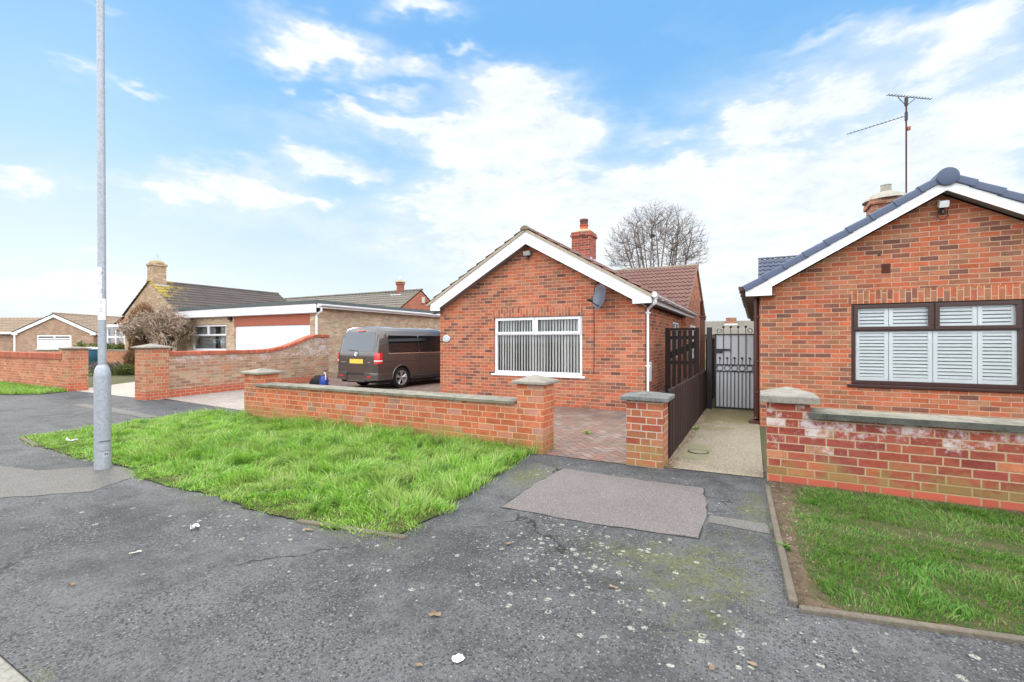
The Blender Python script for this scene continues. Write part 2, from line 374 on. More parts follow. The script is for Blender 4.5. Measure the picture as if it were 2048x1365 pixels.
def soil(name, a, b, sc=12):
    B = MatB(name); P = B.pos(); n = B.noise(P, sc, 5, .7); n2 = B.noise(P, 120, 3, .7)
    return B.done(B.scale_col(B.mix(n.step(.35, .65), a, b), n2 * .9 + .55), .98, .1, n2 + n, .8, .012)
M['soil'] = soil('soil', (.085, .06, .04), (.15, .11, .075))
M['turf'] = soil('turf base', (.05, .075, .018), (.09, .085, .035), 5)
M['lawn_base'] = soil('lawn base', (.045, .07, .02), (.10, .085, .045), 9)
M['ground'] = soil('ground earth', (.11, .10, .06), (.085, .10, .045), .6)
M['gravel'] = soil('gravel', (.16, .12, .08), (.26, .2, .13), 60)

def blade_mat(name, stops, trans=.35, patch=0.0, pcol=(.3, .34, .09), dk=None):
    m = bpy.data.materials.new(name); m.use_nodes = True; nt = m.node_tree; nt.nodes.clear()
    o = nt.nodes.new('ShaderNodeOutputMaterial'); g = nt.nodes.new('ShaderNodeNewGeometry')
    r = nt.nodes.new('ShaderNodeValToRGB'); nt.links.new(g.outputs['Random Per Island'], r.inputs[0])
    while len(r.color_ramp.elements) < len(stops): r.color_ramp.elements.new(.5)
    for el, (p, c) in zip(r.color_ramp.elements, stops): el.position = p; el.color = (*c, 1)
    d = nt.nodes.new('ShaderNodeBsdfPrincipled'); d.inputs['Roughness'].default_value = .45; d.inputs['Specular IOR Level'].default_value = .35
    t = nt.nodes.new('ShaderNodeBsdfTranslucent'); mx = nt.nodes.new('ShaderNodeMixShader'); mx.inputs[0].default_value = trans
    nz = nt.nodes.new('ShaderNodeTexNoise'); nz.inputs['Scale'].default_value = 1.9; nz.inputs['Detail'].default_value = 4; nt.links.new(g.outputs['Position'], nz.inputs['Vector'])
    mr = nt.nodes.new('ShaderNodeMapRange'); nt.links.new(nz.outputs['Fac'], mr.inputs[0]); mr.inputs[1].default_value = .42; mr.inputs[2].default_value = .68; mr.inputs[4].default_value = patch
    mc = nt.nodes.new('ShaderNodeMix'); mc.data_type = 'RGBA'; nt.links.new(mr.outputs[0], mc.inputs[0]); nt.links.new(r.outputs[0], mc.inputs[6]); mc.inputs[7].default_value = (*pcol, 1)
    if dk:
        n2 = nt.nodes.new('ShaderNodeTexNoise'); n2.inputs['Scale'].default_value = 5.5; n2.inputs['Detail'].default_value = 3; nt.links.new(g.outputs['Position'], n2.inputs['Vector'])
        m2 = nt.nodes.new('ShaderNodeMapRange'); nt.links.new(n2.outputs['Fac'], m2.inputs[0]); m2.inputs[1].default_value = .52; m2.inputs[2].default_value = .70; m2.inputs[4].default_value = .75
        md = nt.nodes.new('ShaderNodeMix'); md.data_type = 'RGBA'; nt.links.new(m2.outputs[0], md.inputs[0]); nt.links.new(mc.outputs[2], md.inputs[6]); md.inputs[7].default_value = (*dk, 1); mc = md
    nt.links.new(mc.outputs[2], d.inputs['Base Color']); nt.links.new(mc.outputs[2], t.inputs[0])
    nt.links.new(d.outputs[0], mx.inputs[1]); nt.links.new(t.outputs[0], mx.inputs[2]); nt.links.new(mx.outputs[0], o.inputs[0])
    return m
M['blade'] = blade_mat('long grass blade', [(0, (.09, .25, .02)), (.25, (.16, .38, .025)), (.55, (.24, .49, .04)), (.8, (.34, .56, .09)), (.92, (.48, .55, .22)), (1, (.50, .40, .24))], patch=.6, pcol=(.36, .43, .13), dk=(.055, .16, .015))
M['blade_lawn'] = blade_mat('lawn blade', [(0, (.06, .19, .022)), (.35, (.09, .25, .03)), (.7, (.15, .32, .045)), (.9, (.20, .28, .07)), (1, (.34, .29, .15))], patch=.5, pcol=(.17, .20, .06))
M['leaf_hedge'] = blade_mat('hedge leaf', [(0, (.05, .09, .02)), (.5, (.10, .13, .03)), (1, (.2, .19, .05))])
M['leaf_brown'] = blade_mat('brown dry leaf', [(0, (.20, .11, .06)), (.4, (.28, .155, .08)), (.75, (.36, .21, .115)), (1, (.24, .19, .10))], .25)
M['leaf_twig'] = blade_mat('dry climber twig', [(0, (.24, .175, .14)), (.5, (.34, .25, .19)), (.85, (.42, .31, .23)), (1, (.22, .22, .10))], .1)
M['leaf_mauve'] = blade_mat('heather foliage', [(0, (.09, .075, .075)), (.6, (.14, .115, .12)), (1, (.12, .14, .06))], .2)

def galv():
    B = MatB('galvanised steel'); P = B.pos()
    v = B.vor(P, 45); c = B.xyz(v.outputs['Color'])
    k = c[0] * .22 + .85 + (B.noise(P, 4, 3) - .5) * .25
    x, y, z = B.xyz(P)
    col = B.scale_col((.36, .385, .43), k)
    col = B.mix(B.noise(P, 9, 4, .7).step(.62, .75) * z.step(.9, .1) * .5, col, (.33, .27, .20))
    return B.done(col, .5, .4, c[1], .12, .003, .35)
M['galv'] = galv()

def paint():
    B = MatB('brown metallic paint'); P = B.pos()
    return B.done(B.scale_col((.082, .070, .066), B.noise(P, 2, 3) * .2 + .9), .28, .5, None, 0, 0, .45, 1.0)
M['paint'] = paint()

def fence_mat():
    B = MatB('brown fence paint'); P = B.pos(); x, y, z = B.xyz(P)
    id_ = ((y) / .0715).floor(); wn = B.white(B.vec(id_, 0.0, 0.0)); r = X(B.nt, wn.outputs['Value'])
    g = B.noise(B.vec(x * 30, y * 60, z * 3), 1.5, 4, .6)
    col = B.scale_col((.033, .018, .016), r * .5 + .7 + (g - .5) * .7)
    return B.done(col, .75, .25, g, .4, .004)
M['fence'] = fence_mat()

# ------------------------------------------------------------------ mesh builder
class MB:
    def __init__(s): s.v = []; s.f = []; s.mi = []
    def add(s, vs, fs, mi=0):
        o = len(s.v); s.v += [tuple(p) for p in vs]
        for f in fs: s.f.append([i + o for i in f]); s.mi.append(mi)
        return s
    def box(s, x0, x1, y0, y1, z0, z1, mi=0):
        vs = [(x, y, z) for z in (z0, z1) for y in (y0, y1) for x in (x0, x1)]
        return s.add(vs, [(0, 2, 3, 1), (4, 5, 7, 6), (0, 1, 5, 4), (2, 6, 7, 3), (0, 4, 6, 2), (1, 3, 7, 5)], mi)
    def obox(s, c, ax, ay, az, mi=0):
        """oriented box: centre and three half-axis vectors"""
        c = Vector(c); ax, ay, az = Vector(ax), Vector(ay), Vector(az)
        vs = [c + ax * i + ay * j + az * k for k in (-1, 1) for j in (-1, 1) for i in (-1, 1)]
        return s.add(vs, [(0, 2, 3, 1), (4, 5, 7, 6), (0, 1, 5, 4), (2, 6, 7, 3), (0, 4, 6, 2), (1, 3, 7, 5)], mi)
    def prism(s, poly, d, mi=0):
        """poly: 3-D points (planar loop); d: extrusion vector"""
        n = len(poly); d = Vector(d); a = [Vector(p) for p in poly]
        nrm = Vector((0, 0, 0))
        for i in range(n): nrm += a[i].cross(a[(i + 1) % n])
        if nrm.dot(d) > 0: a = a[::-1]
        b = [p + d for p in a]
        fs = [tuple(range(n)), tuple(range(2 * n - 1, n - 1, -1))]
        fs += [(i, i + n, (i + 1) % n + n, (i + 1) % n) for i in range(n)]
        return s.add(a + b, fs, mi)
    def tube(s, pts, rad, n=8, mi=0, cap=True):
        pts = [Vector(p) for p in pts]; m = len(pts)
        rad = [rad] * m if not isinstance(rad, (list, tuple)) else rad
        vs = []; up = Vector((0, 0, 1)); prev = None
        for i, p in enumerate(pts):
            t = (pts[min(i + 1, m - 1)] - pts[max(i - 1, 0)]).normalized()
            if prev is None:
                a = t.cross(up if abs(t.z) < .9 else Vector((1, 0, 0))).normalized()
            else:
                a = (prev - t * prev.dot(t)).normalized()
            prev = a; b = t.cross(a)
            for k in range(n):
                th = 2 * math.pi * k / n
                vs.append(p + (a * math.cos(th) + b * math.sin(th)) * rad[i])
        fs = [(i * n + k, i * n + (k + 1) % n, (i + 1) * n + (k + 1) % n, (i + 1) * n + k) for i in range(m - 1) for k in range(n)]
        if cap: fs += [tuple(range(n - 1, -1, -1)), tuple(range((m - 1) * n, m * n))]
        return s.add(vs, fs, mi)
    def lathe(s, prof, c=(0, 0, 0), n=24, mi=0, axis='z', sq=1.0):
        vs = []; m = len(prof); c = Vector(c)
        for r, h in prof:
            for k in range(n):
                th = 2 * math.pi * k / n; a, b = r * math.cos(th), r * math.sin(th) * sq
                vs.append(c + (Vector((a, b, h)) if axis == 'z' else Vector((h, a, b)) if axis == 'x' else Vector((b, h, a))))
        fs = [(i * n + k, i * n + (k + 1) % n, (i + 1) * n + (k + 1) % n, (i + 1) * n + k) for i in range(m - 1) for k in range(n)]
        fs += [tuple(range(n - 1, -1, -1)), tuple(range((m - 1) * n, m * n))]
        return s.add(vs, fs, mi)
    def quad(s, a, b, c, d, mi=0): return s.add([a, b, c, d], [(0, 1, 2, 3)], mi)
    def xf(s, mat):
        s.v = [tuple(mat @ Vector(p)) for p in s.v]; return s
    def build(s, name, mats, parent=None, smooth=None, bevel=0, seg=1, recalc=False):
        me = bpy.data.meshes.new(name); me.from_pydata(s.v, [], s.f)
        mats = mats if isinstance(mats, (list, tuple)) else [mats]
        for m in mats: me.materials.append(M[m] if isinstance(m, str) else m)
        if len(mats) > 1: me.polygons.foreach_set('material_index', s.mi)
        if bevel or recalc:
            bm = bmesh.new(); bm.from_mesh(me)
            bmesh.ops.recalc_face_normals(bm, faces=bm.faces)
            if bevel:
                es = [e for e in bm.edges if len(e.link_faces) == 2 and e.calc_face_angle(0) > .5]
                bmesh.ops.bevel(bm, geom=es, offset=bevel, segments=seg, affect='EDGES', profile=.7, clamp_overlap=True)
            bm.to_mesh(me); bm.free()
        if smooth is not None:
            me.polygons.foreach_set('use_smooth', [True] * len(me.polygons)); me.set_sharp_from_angle(angle=R(smooth))
        me.update()
        o = bpy.data.objects.new(name, me); COL.objects.link(o)
        if parent is not None:
            o.parent = parent
            q = parent
            if not q.get('local'):
                top = q
                while top.parent: top = top.parent
                if q is top and top.type == 'EMPTY': o.location = -top.location
        return o

def tag(o, label, cat, group=None, kind=None):
    o['label'] = label; o['category'] = cat
    if group: o['group'] = group
    if kind: o['kind'] = kind
    return o
def thing(name, label, cat, loc=(0, 0, 0), group=None, rotz=None):
    """an Empty at the thing's base; with rotz given its children are built in its own frame"""
    o = bpy.data.objects.new(name, None); COL.objects.link(o); o.location = loc; o.empty_display_size = .2
    if rotz is not None: o.rotation_euler = (0, 0, rotz); o['local'] = 1
    return tag(o, label, cat, group)
def sub(mb, name, mat, parent, **k):
    """a child of a part: same frame as the part"""
    return mb.build(name, mat, parent, **k)

def sheet(name, pts, z, mat, label, cat, jit=0.0):
    if jit:
        q = []
        for (a, b) in zip(pts, pts[1:] + pts[:1]):
            m_ = max(1, int(math.dist(a, b) / .09))
            q += [(a[0] + (b[0] - a[0]) * i / m_ + random.gauss(0, jit), a[1] + (b[1] - a[1]) * i / m_ + random.gauss(0, jit)) for i in range(m_)]
        pts = q
    o = MB().add([(x, y, z) for x, y in pts], [tuple(range(len(pts)))]).build(name, mat)
    return tag(o, label, cat, None, 'structure')

def wave_roof(mb, O, A, S, length, slope, tile=.15, course=.31, amp=.03, lift=.032, k=6, mi=0):
    """roof tiles as geometry: O eave corner, A unit along eave, S unit up the slope"""
    O, A, S = Vector(O), Vector(A).normalized(), Vector(S).normalized(); N = A.cross(S).normalized()
    if N.z < 0: N = -N
    cols = [0.0]; prof = [0.0]
    pat = [(.0, 0.0), (.48, 0.0), (.60, .75), (.74, 1.0), (.88, .75), (1.0, 0.0)] if k >= 6 else [(.5, 0.0), (.75, 1.0), (1.0, 0.0)]
    i = 0
    while i * tile < length:
        for p, h in pat:
            a = (i + p) * tile
            if a > cols[-1] + 1e-6 and a <= length + 1e-6: cols.append(a); prof.append(h)
        i += 1
    nc = len(cols); nr = max(1, int(round(slope / course))); c = slope / nr
    for r in range(nr):
        s0, s1 = r * c - .012, (r + 1) * c + .01
        vs = [O + A * a + S * s0 + N * (h * amp - .012) for a, h in zip(cols, prof)]
        vs += [O + A * a + S * s0 + N * (lift + h * amp) for a, h in zip(cols, prof)]
        vs += [O + A * a + S * s1 + N * (h * amp) for a, h in zip(cols, prof)]
        fs = []
        flip = A.cross(S).z < 0
        for j in range(nc - 1):
            for b in (0, nc):
                f = (b + j, b + j + 1, b + nc + j + 1, b + nc + j)
                fs.append(f[::-1] if flip else f)
        mb.add(vs, fs, mi)
    return mb

# ------------------------------------------------------------------ setting: ground sheets
sheet('ground', [(-600, -600), (600, -600), (600, 600), (-600, 600)], -.16, 'ground', 'bare earth and rough grass beyond the gardens', 'ground')
sheet('road', [(-90, -7), (40, -7), (40, .66), (-90, .66)], -.12, 'road', 'dark tarmac road along the kerb', 'road')
k = MB(); x = -62.0
while x < 30: k.box(x, x + .905, .66, .79, -.16, .004); x += .915
tag(k.build('kerb', 'kerb', bevel=.012), 'pale concrete kerb stones at the road edge', 'kerb', None, 'structure')
MB_ = MB().box(-90, 40, .79, 6.2, -.15, 0.0)
tag(MB_.build('pavement', 'asphalt'), 'cracked grey tarmac pavement with pale lichen spots', 'pavement', None, 'structure')
sheet('garden_ground', [(-90, 6.2), (40, 6.2), (40, 90), (-90, 90)], -.012, 'ground', 'earth behind the bungalows', 'ground')
sheet('patch_joint', [(-1.968, 4.988), (-1.2, 4.958), (-.442, 4.968), (-.352, 4.3), (-.367, 3.672), (-1.2, 3.572), (-1.993, 3.552), (-2.008, 4.2)], .002, 'asphalt_dark', 'dark joint line around the reddish tarmac repair', 'pavement', .007)
sheet('pavement_patch', [(-1.96, 4.98), (-1.2, 4.95), (-.45, 4.96), (-.36, 4.3), (-.375, 3.68), (-1.2, 3.58), (-1.985, 3.56), (-2.0, 4.2)], .004, 'asphalt_red', 'reddish rectangular tarmac repair in front of the brick gate pier', 'pavement', .006)
sheet('pavement_patch', [(-7.9, 1.35), (-6.3, 1.52), (-5.95, 1.86), (-5.75, 2.05), (-6.02, 2.62), (-6.6, 2.62), (-6.95, 2.43), (-7.15, 2.12), (-8.1, 1.95)], .0035, 'asphalt_pale', 'pale smooth tarmac patch around the lamp post foot', 'pavement', .012)
sheet('pavement_patch', [(-14.0, 4.9), (-12.6, 4.9), (-10.35, 4.75), (-10.35, 4.55), (-12.6, 4.62), (-14.0, 4.66)], .004, 'asphalt_pale', 'pale strip patch across the far tarmac crossover', 'pavement', .008)
sheet('pavement_patch', [(-.33, 4.22), (.08, 4.22), (.1, 4.02), (-.34, 4.04)], .004, 'asphalt_pale', 'narrow pale strip patch beside the lawn edging', 'pavement', .008)
sheet('block_paving', [(-8.6, 5.6), (-2.62, 5.6), (-2.62, 5.48), (-1.0, 5.5), (-1.0, 15), (-2.0, 15), (-2.0, 9.75), (-7.2, 9.75), (-7.2, 24), (-15.2, 24), (-15.2, 9.76), (-8.6, 9.76)], .006, 'pavers', 'brown herringbone block paved drive before the gable', 'driveway')
sheet('block_paving', [(-14.4, 6.25), (-13.5, 6.3), (-9.2, 5.95), (-8.6, 5.75), (-8.6, 9.75), (-15.2, 9.75), (-14.1, 9.75)], .005, 'pavers_l', 'block paved drive entrance beside the curved wall with glare painted in', 'driveway')
sheet('concrete_path', [(-.84, 5.57), (.085, 5.62), (.07, 11.0), (-.84, 11.0)], .008, 'path', 'buff exposed aggregate path leading to the iron gate', 'path')
sheet('gravel_strip', [(-1.0, 5.6), (-.84, 5.57), (-.84, 11), (-1.0, 11)], .003, 'gravel', 'gravel strip along the brown fence foot', 'gravel')
sheet('concrete_drive', [(-18.2, 6.05), (-13.3, 6.05), (-14.2, 12.3), (-20, 13.5), (-24, 13.5)], .004, 'drive_conc', 'pale concrete drive between the two left gate piers', 'driveway')
sheet('garden_bed', [(.13, 5.53), (.17, 3.9), (.215, 2.97), (1.2, 3.18), (8, 3.52), (8, 5.56), (.13, 5.56)], .010, 'soil', 'bare soil edge of the lawn', 'soil')

# concrete edgings
def strip(path, w, z0, z1, name, label):
    mb = MB()
    for (a, b) in zip(path[:-1], path[1:]):
        a, b = Vector((*a, 0)), Vector((*b, 0)); d = (b - a); L = d.length; d.normalize(); nrm = Vector((-d.y, d.x, 0))
        n = max(1, round(L / .9)); seg = L / n
        for i in range(n):
            c = a + d * (seg * (i + .5)) + nrm * random.uniform(-.006, .006)
            mb.obox((c.x, c.y, (z0 + z1) / 2 + random.uniform(-.006, .004)), d * (seg / 2 - .003), nrm * (w / 2), Vector((0, 0, (z1 - z0) / 2)))
    return tag(mb.build(name, 'edging', bevel=.006), label, 'edging', None, 'structure')
strip([(.115, 5.3), (.16, 3.9), (.195, 2.98)], .042, -.05, .032, 'lawn_edging', 'worn concrete edging beside the front lawn')
strip([(.215, 2.955), (1.2, 3.16), (3.0, 3.3), (8, 3.5)], .042, -.05, .028, 'lawn_edging', 'concrete edging at the street side of the front lawn')
strip([(-10.02, 5.4), (-9.85, 2.74)], .06, -.05, .025, 'verge_edging', 'pale edging between verge and tarmac crossover')
strip([(-9.82, 2.70), (-8.9, 2.60)], .06, -.05, .02, 'verge_edging', 'pale edging at the verge tip')
strip([(-3.3, 2.50), (-2.3, 2.66)], .05, -.05, .02, 'verge_edging', 'half buried edging at the front of the long grass')

# ------------------------------------------------------------------ grass
def poly_in(poly, p):
    x, y = p[:, 0], p[:, 1]; ins = np.zeros(len(p), bool); n = len(poly)
    for i in range(n):
        x0, y0 = poly[i]; x1, y1 = poly[(i + 1) % n]
        c = ((y0 > y) != (y1 > y)) & (x < (x1 - x0) * (y - y0) / ((y1 - y0) + 1e-9) + x0); ins ^= c
    return ins
def vnoise(p, sc, seed):
    """smooth value noise, 2-D"""
    r = np.random.default_rng(seed); g = r.random((64, 64)); q = p * sc + 100.0
    i = np.floor(q).astype(int); f = q - i; f = f * f * (3 - 2 * f)
    a = g[i[:, 0] % 64, i[:, 1] % 64]; b = g[(i[:, 0] + 1) % 64, i[:, 1] % 64]; c = g[i[:, 0] % 64, (i[:, 1] + 1) % 64]; d = g[(i[:, 0] + 1) % 64, (i[:, 1] + 1) % 64]
    return (a * (1 - f[:, 0]) + b * f[:, 0]) * (1 - f[:, 1]) + (c * (1 - f[:, 0]) + d * f[:, 0]) * f[:, 1]
def grass(name, poly, count, hfun, width, lean, mat, base_mat, base_z, label, dens=None, cat='grass', seed=1, tuft=0, rag=.14):
    r = np.random.default_rng(seed); P = np.array(poly); lo, hi = P.min(0), P.max(0)
    pts = lo + r.random((count * 3, 2)) * (hi - lo); pts = pts[poly_in(poly, pts)]
    if dens is not None: pts = pts[r.random(len(pts)) < dens(pts)]
    pts = pts[:count]; n = len(pts); th = r.random(n) * 2 * np.pi; hs = np.ones(n)
    if tuft:                                    # gather most blades into clumps that splay outwards
        nt_ = int(n / tuft); ctr = pts[r.integers(0, n, nt_)]; k = r.integers(0, nt_, n); big = .55 + .9 * r.random(nt_) ** 1.5
        off = r.normal(size=(n, 2)) * (.035 + .03 * r.random((n, 1))); inn = r.random(n) < .72
        pts = np.where(inn[:, None], ctr[k] + off, pts); th = np.where(inn, np.arctan2(off[:, 1], off[:, 0]), th); hs = np.where(inn, big[k], .55)
    pts = pts + np.stack([vnoise(pts, 5.0, seed + 51) - .5, vnoise(pts, 5.0, seed + 52) - .5], 1) * rag
    h = hfun(pts, r) * hs
    fl = vnoise(pts, 1.7, seed + 5) * 4 * np.pi                       # flow of the lean
    ld = np.stack([np.cos(fl), np.sin(fl)], 1) * .65 + np.stack([np.cos(th), np.sin(th)], 1) * .75
    la = (lean * (.4 + r.random(n)))[:, None] * h[:, None]
    sd = r.random(n) * 2 * np.pi
    side = np.stack([-np.sin(sd), np.cos(sd)], 1) * (width * (.6 + .8 * r.random(n)))[:, None] * .5
    b = np.zeros((n, 3)); b[:, :2] = pts; b[:, 2] = base_z
    s3 = np.concatenate([side, np.zeros((n, 1))], 1)
    mid = b.copy(); mid[:, :2] += ld * la * .35; mid[:, 2] += h * .62
    tip = b.copy(); tip[:, :2] += ld * la; tip[:, 2] += h * (1.0 - .28 * lean * r.random(n))
    V = np.stack([b - s3, b + s3, mid + s3 * .8, mid - s3 * .8, tip], 1).reshape(-1, 3)
    me = bpy.data.meshes.new(name)
    bp_ = []
    for (a, b) in zip(poly, poly[1:] + poly[:1]):
        m_ = max(1, int(math.dist(a, b) / .08)); bp_ += [(a[0] + (b[0] - a[0]) * i / m_ + r.normal() * .012, a[1] + (b[1] - a[1]) * i / m_ + r.normal() * .012) for i in range(m_)]
    poly = bp_
    nb = len(poly); V = np.concatenate([V, np.array([(x, y, base_z) for x, y in poly])])
    o5 = np.arange(n) * 5
    loops = np.concatenate([np.stack([o5, o5 + 1, o5 + 2, o5 + 3, o5 + 3, o5 + 2, o5 + 4], 1).ravel(), n * 5 + np.arange(nb)])
    tot = np.concatenate([np.tile([4, 3], n), [nb]]); start = np.concatenate([[0], np.cumsum(tot)[:-1]])
    me.vertices.add(len(V)); me.vertices.foreach_set('co', V.astype(np.float32).ravel())
    me.loops.add(len(loops)); me.loops.foreach_set('vertex_index', loops.astype(np.int32))
    me.polygons.add(len(tot)); me.polygons.foreach_set('loop_start', start.astype(np.int32)); me.polygons.foreach_set('loop_total', tot.astype(np.int32))
    me.materials.append(M[mat]); me.materials.append(M[base_mat])
    mi = np.zeros(len(tot), np.int32); mi[-1] = 1; me.polygons.foreach_set('material_index', mi)
    me.update(calc_edges=True)
    o = bpy.data.objects.new(name, me); COL.objects.link(o)
    return tag(o, label, cat, None, 'stuff')

VERGE = [(-9.8, 2.72), (-8.6, 2.60), (-7.6, 2.58), (-6.95, 2.64), (-6.35, 2.66), (-5.9, 2.50), (-5.2, 2.50), (-4.6, 2.55), (-3.9, 2.50), (-3.24, 2.50), (-2.75, 2.55), (-2.38, 2.68),
         (-2.36, 3.2), (-2.45, 3.9), (-2.5, 4.6), (-2.62, 5.47), (-9.98, 5.47)]
def hv(p, r):
    n = vnoise(p, 2.6, 3) * .6 + vnoise(p, 6.5, 4) * .5
    edge = np.clip((p[:, 1] - 2.45) / .7, .25, 1)
    near_wall = np.clip((p[:, 1] - 4.6) / .8, 0, 1) * .07
    n2 = vnoise(p, 4.2, 31) ** 2
    return (.032 + .10 * np.clip(n - .2, 0, 1.1) + .11 * n2 + near_wall) * (.45 + .8 * r.random(len(p))) * edge * np.where(p[:, 0] < -7.2, .6, 1)
grass('verge_grass', VERGE, 130000, hv, .0072, 1.05, 'blade', 'turf', .012, 'bright green long tufted grass on the verge before the low orange brick wall', seed=3, tuft=42)
# straggling tufts that spill past the verge edge
SPILL = [(-9.7, 2.62), (-6.9, 2.42), (-5.2, 2.40), (-3.2, 2.42), (-2.22, 2.6), (-2.2, 3.6), (-2.42, 5.2), (-2.62, 5.2), (-2.5, 3.6), (-2.5, 2.72), (-6.5, 2.62), (-9.7, 2.78)]
LAWN = [(.36, 5.3), (.27, 4.2), (.29, 3.5), (.38, 3.05), (1.2, 3.2), (3.0, 3.34), (8, 3.55), (8, 5.46), (.6, 5.46)]
def hl(p, r):
    n = vnoise(p, 3.3, 8)
    return (.02 + .026 * n) * (.6 + .7 * r.random(len(p)))
def dl(p):
    n = vnoise(p, 2.1, 21) * .55 + vnoise(p, 5.5, 22) * .5
    for cx, cy, rx, ry in ((1.25, 4.55, .42, .10), (2.05, 4.45, .35, .12), (1.7, 3.55, .4, .10), (1.25, 3.95, .14, .06), (1.65, 4.95, .3, .06)):
        n = n - 1.1 * np.exp(-(((p[:, 0] - cx) / rx) ** 2 + ((p[:, 1] - cy) / ry) ** 2))
    edge = np.clip((p[:, 0] - .22) / .2, .25, 1) * np.clip((5.5 - p[:, 1]) / .12, .2, 1)
    return np.clip((n - .03) * 2.9, .06, 1) * edge
grass('lawn_grass', LAWN, 125000, hl, .005, .85, 'blade_lawn', 'lawn_base', .0115, 'short patchy lawn with bare brown spots below the dark red wall', dl, 'lawn', seed=9, tuft=24, rag=.16)
FARV = [(-27, 3.9), (-21.5, 4.2), (-18.6, 4.6), (-17.6, 5.2), (-17.75, 5.86), (-27, 5.86)]
grass('verge_grass', FARV, 16000, lambda p, r: .06 + .09 * r.random(len(p)), .016, .7, 'blade', 'turf', .012, 'far strip of green grass below the left boundary wall', seed=13)
GARD = [(-36, 7.5), (-25.5, 7.5), (-25.0, 9.8), (-29, 12.2), (-36, 12.8)]
grass('garden_lawn', GARD, 9000, lambda p, r: .04 + .05 * r.random(len(p)), .02, .6, 'blade', 'turf', .012, 'small green lawn seen between the left gate piers', cat='lawn', seed=15)

# weeds in joints
def weed(x, y, n, h, label, mat='blade'):
    mb = MB()
    for i in range(n):
        a = random.uniform(0, 6.28); l = h * random.uniform(.5, 1.1); w = h * .06
        dx, dy = math.cos(a), math.sin(a); ox, oy = x + random.gauss(0, h * .25), y + random.gauss(0, h * .25)
        mb.add([(ox - dy * w, oy + dx * w, .008), (ox + dy * w, oy - dx * w, .008), (ox + dx * l * .35 + dy * w, oy + dy * l * .35 - dx * w, l * .6), (ox + dx * l * .35 - dy * w, oy + dy * l * .35 + dx * w, l * .6), (ox + dx * l * .8, oy + dy * l * .8, l * .7)],
               [(0, 1, 2, 3), (3, 2, 4)])
    return tag(mb.build('weed_tuft', mat), label, 'weed', 'weed tufts in the paving')
weed(-2.35, 7.0, 40, .09, 'small weed tuft in the block paving beside the low wall pier')
weed(-1.45, 6.65, 36, .08, 'small weed tuft in the block paving close to the lone gate pier')
weed(.185, 3.75, 60, .07, 'straggly weeds growing along the concrete lawn edging', 'blade_lawn')
weed(-.86, 8.2, 30, .08, 'tiny green weed at the foot of the brown fence')

def stones(name, poly, n, s0, s1, label, seed):
    r = np.random.default_rng(seed); P = np.array(poly); lo, hi = P.min(0), P.max(0)
    pts = lo + r.random((n * 3, 2)) * (hi - lo); pts = pts[poly_in(poly, pts)][:n]; mb = MB()
    for x, y in pts:
        q = s0 + (s1 - s0) * r.random() ** 2; a, b, c = q * (.7 + .6 * r.random(3)); th = r.random() * 3.14; cx, sx_ = math.cos(th), math.sin(th)
        vs = [(x + u * a * cx - v * b * sx_, y + u * a * sx_ + v * b * cx, .012 + w_ * c) for u, v, w_ in ((1, 0, 0), (.1, 1, .1), (-1, .1, 0), (0, -1, -.1), (.1, .1, .75))]
        mb.add(vs, [(0, 1, 4), (1, 2, 4), (2, 3, 4), (3, 0, 4)])
    return tag(mb.build(name, 'stone'), label, 'gravel', None, 'stuff')
stones('loose_gravel', [(-.985, 5.62), (-.80, 5.60), (-.83, 10.8), (-.985, 10.8)], 1500, .006, .02, 'loose pale gravel along the foot of the brown fence', 31)
stones('loose_gravel', [(.15, 5.5), (.2, 3.0), (.62, 3.09), (.46, 4.2), (.5, 5.5)], 230, .003, .011, 'loose stones in the bare soil beside the lawn edging', 32)
# ------------------------------------------------------------------ generic bits
def pier_cap(mb, x0, x1, y0, y1, z0, z1, z2, mi=0):
    cx, cy = (x0 + x1) / 2, (y0 + y1) / 2
    vs = [(x0, y0, z0), (x1, y0, z0), (x1, y1, z0), (x0, y1, z0), (x0, y0, z1), (x1, y0, z1), (x1, y1, z1), (x0, y1, z1), (cx - .02, cy - .02, z2), (cx + .02, cy - .02, z2), (cx + .02, cy + .02, z2), (cx - .02, cy + .02, z2)]
    mb.add(vs, [(3, 2, 1, 0), (0, 1, 5, 4), (1, 2, 6, 5), (2, 3, 7, 6), (3, 0, 4, 7), (4, 5, 9, 8), (5, 6, 10, 9), (6, 7, 11, 10), (7, 4, 8, 11), (8, 9, 10, 11)], mi)
    return mb
def copings(mb, x0, x1, y0, y1, z0, z1, seg, slope=.012):
    x = x0; i = 0
    while x < x1 - .05:
        e = min(x + seg, x1); dz = random.uniform(-.003, .003)
        vs = [(x, y0, z0 + dz), (e - .012, y0, z0 + dz), (e - .012, y1, z0 + dz), (x, y1, z0 + dz), (x, y0, z1 - slope + dz), (e - .012, y0, z1 - slope + dz), (e - .012, y1, z1 + dz), (x, y1, z1 + dz)]
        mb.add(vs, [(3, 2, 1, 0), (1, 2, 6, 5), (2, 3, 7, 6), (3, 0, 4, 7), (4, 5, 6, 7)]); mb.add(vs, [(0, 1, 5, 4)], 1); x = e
    return mb

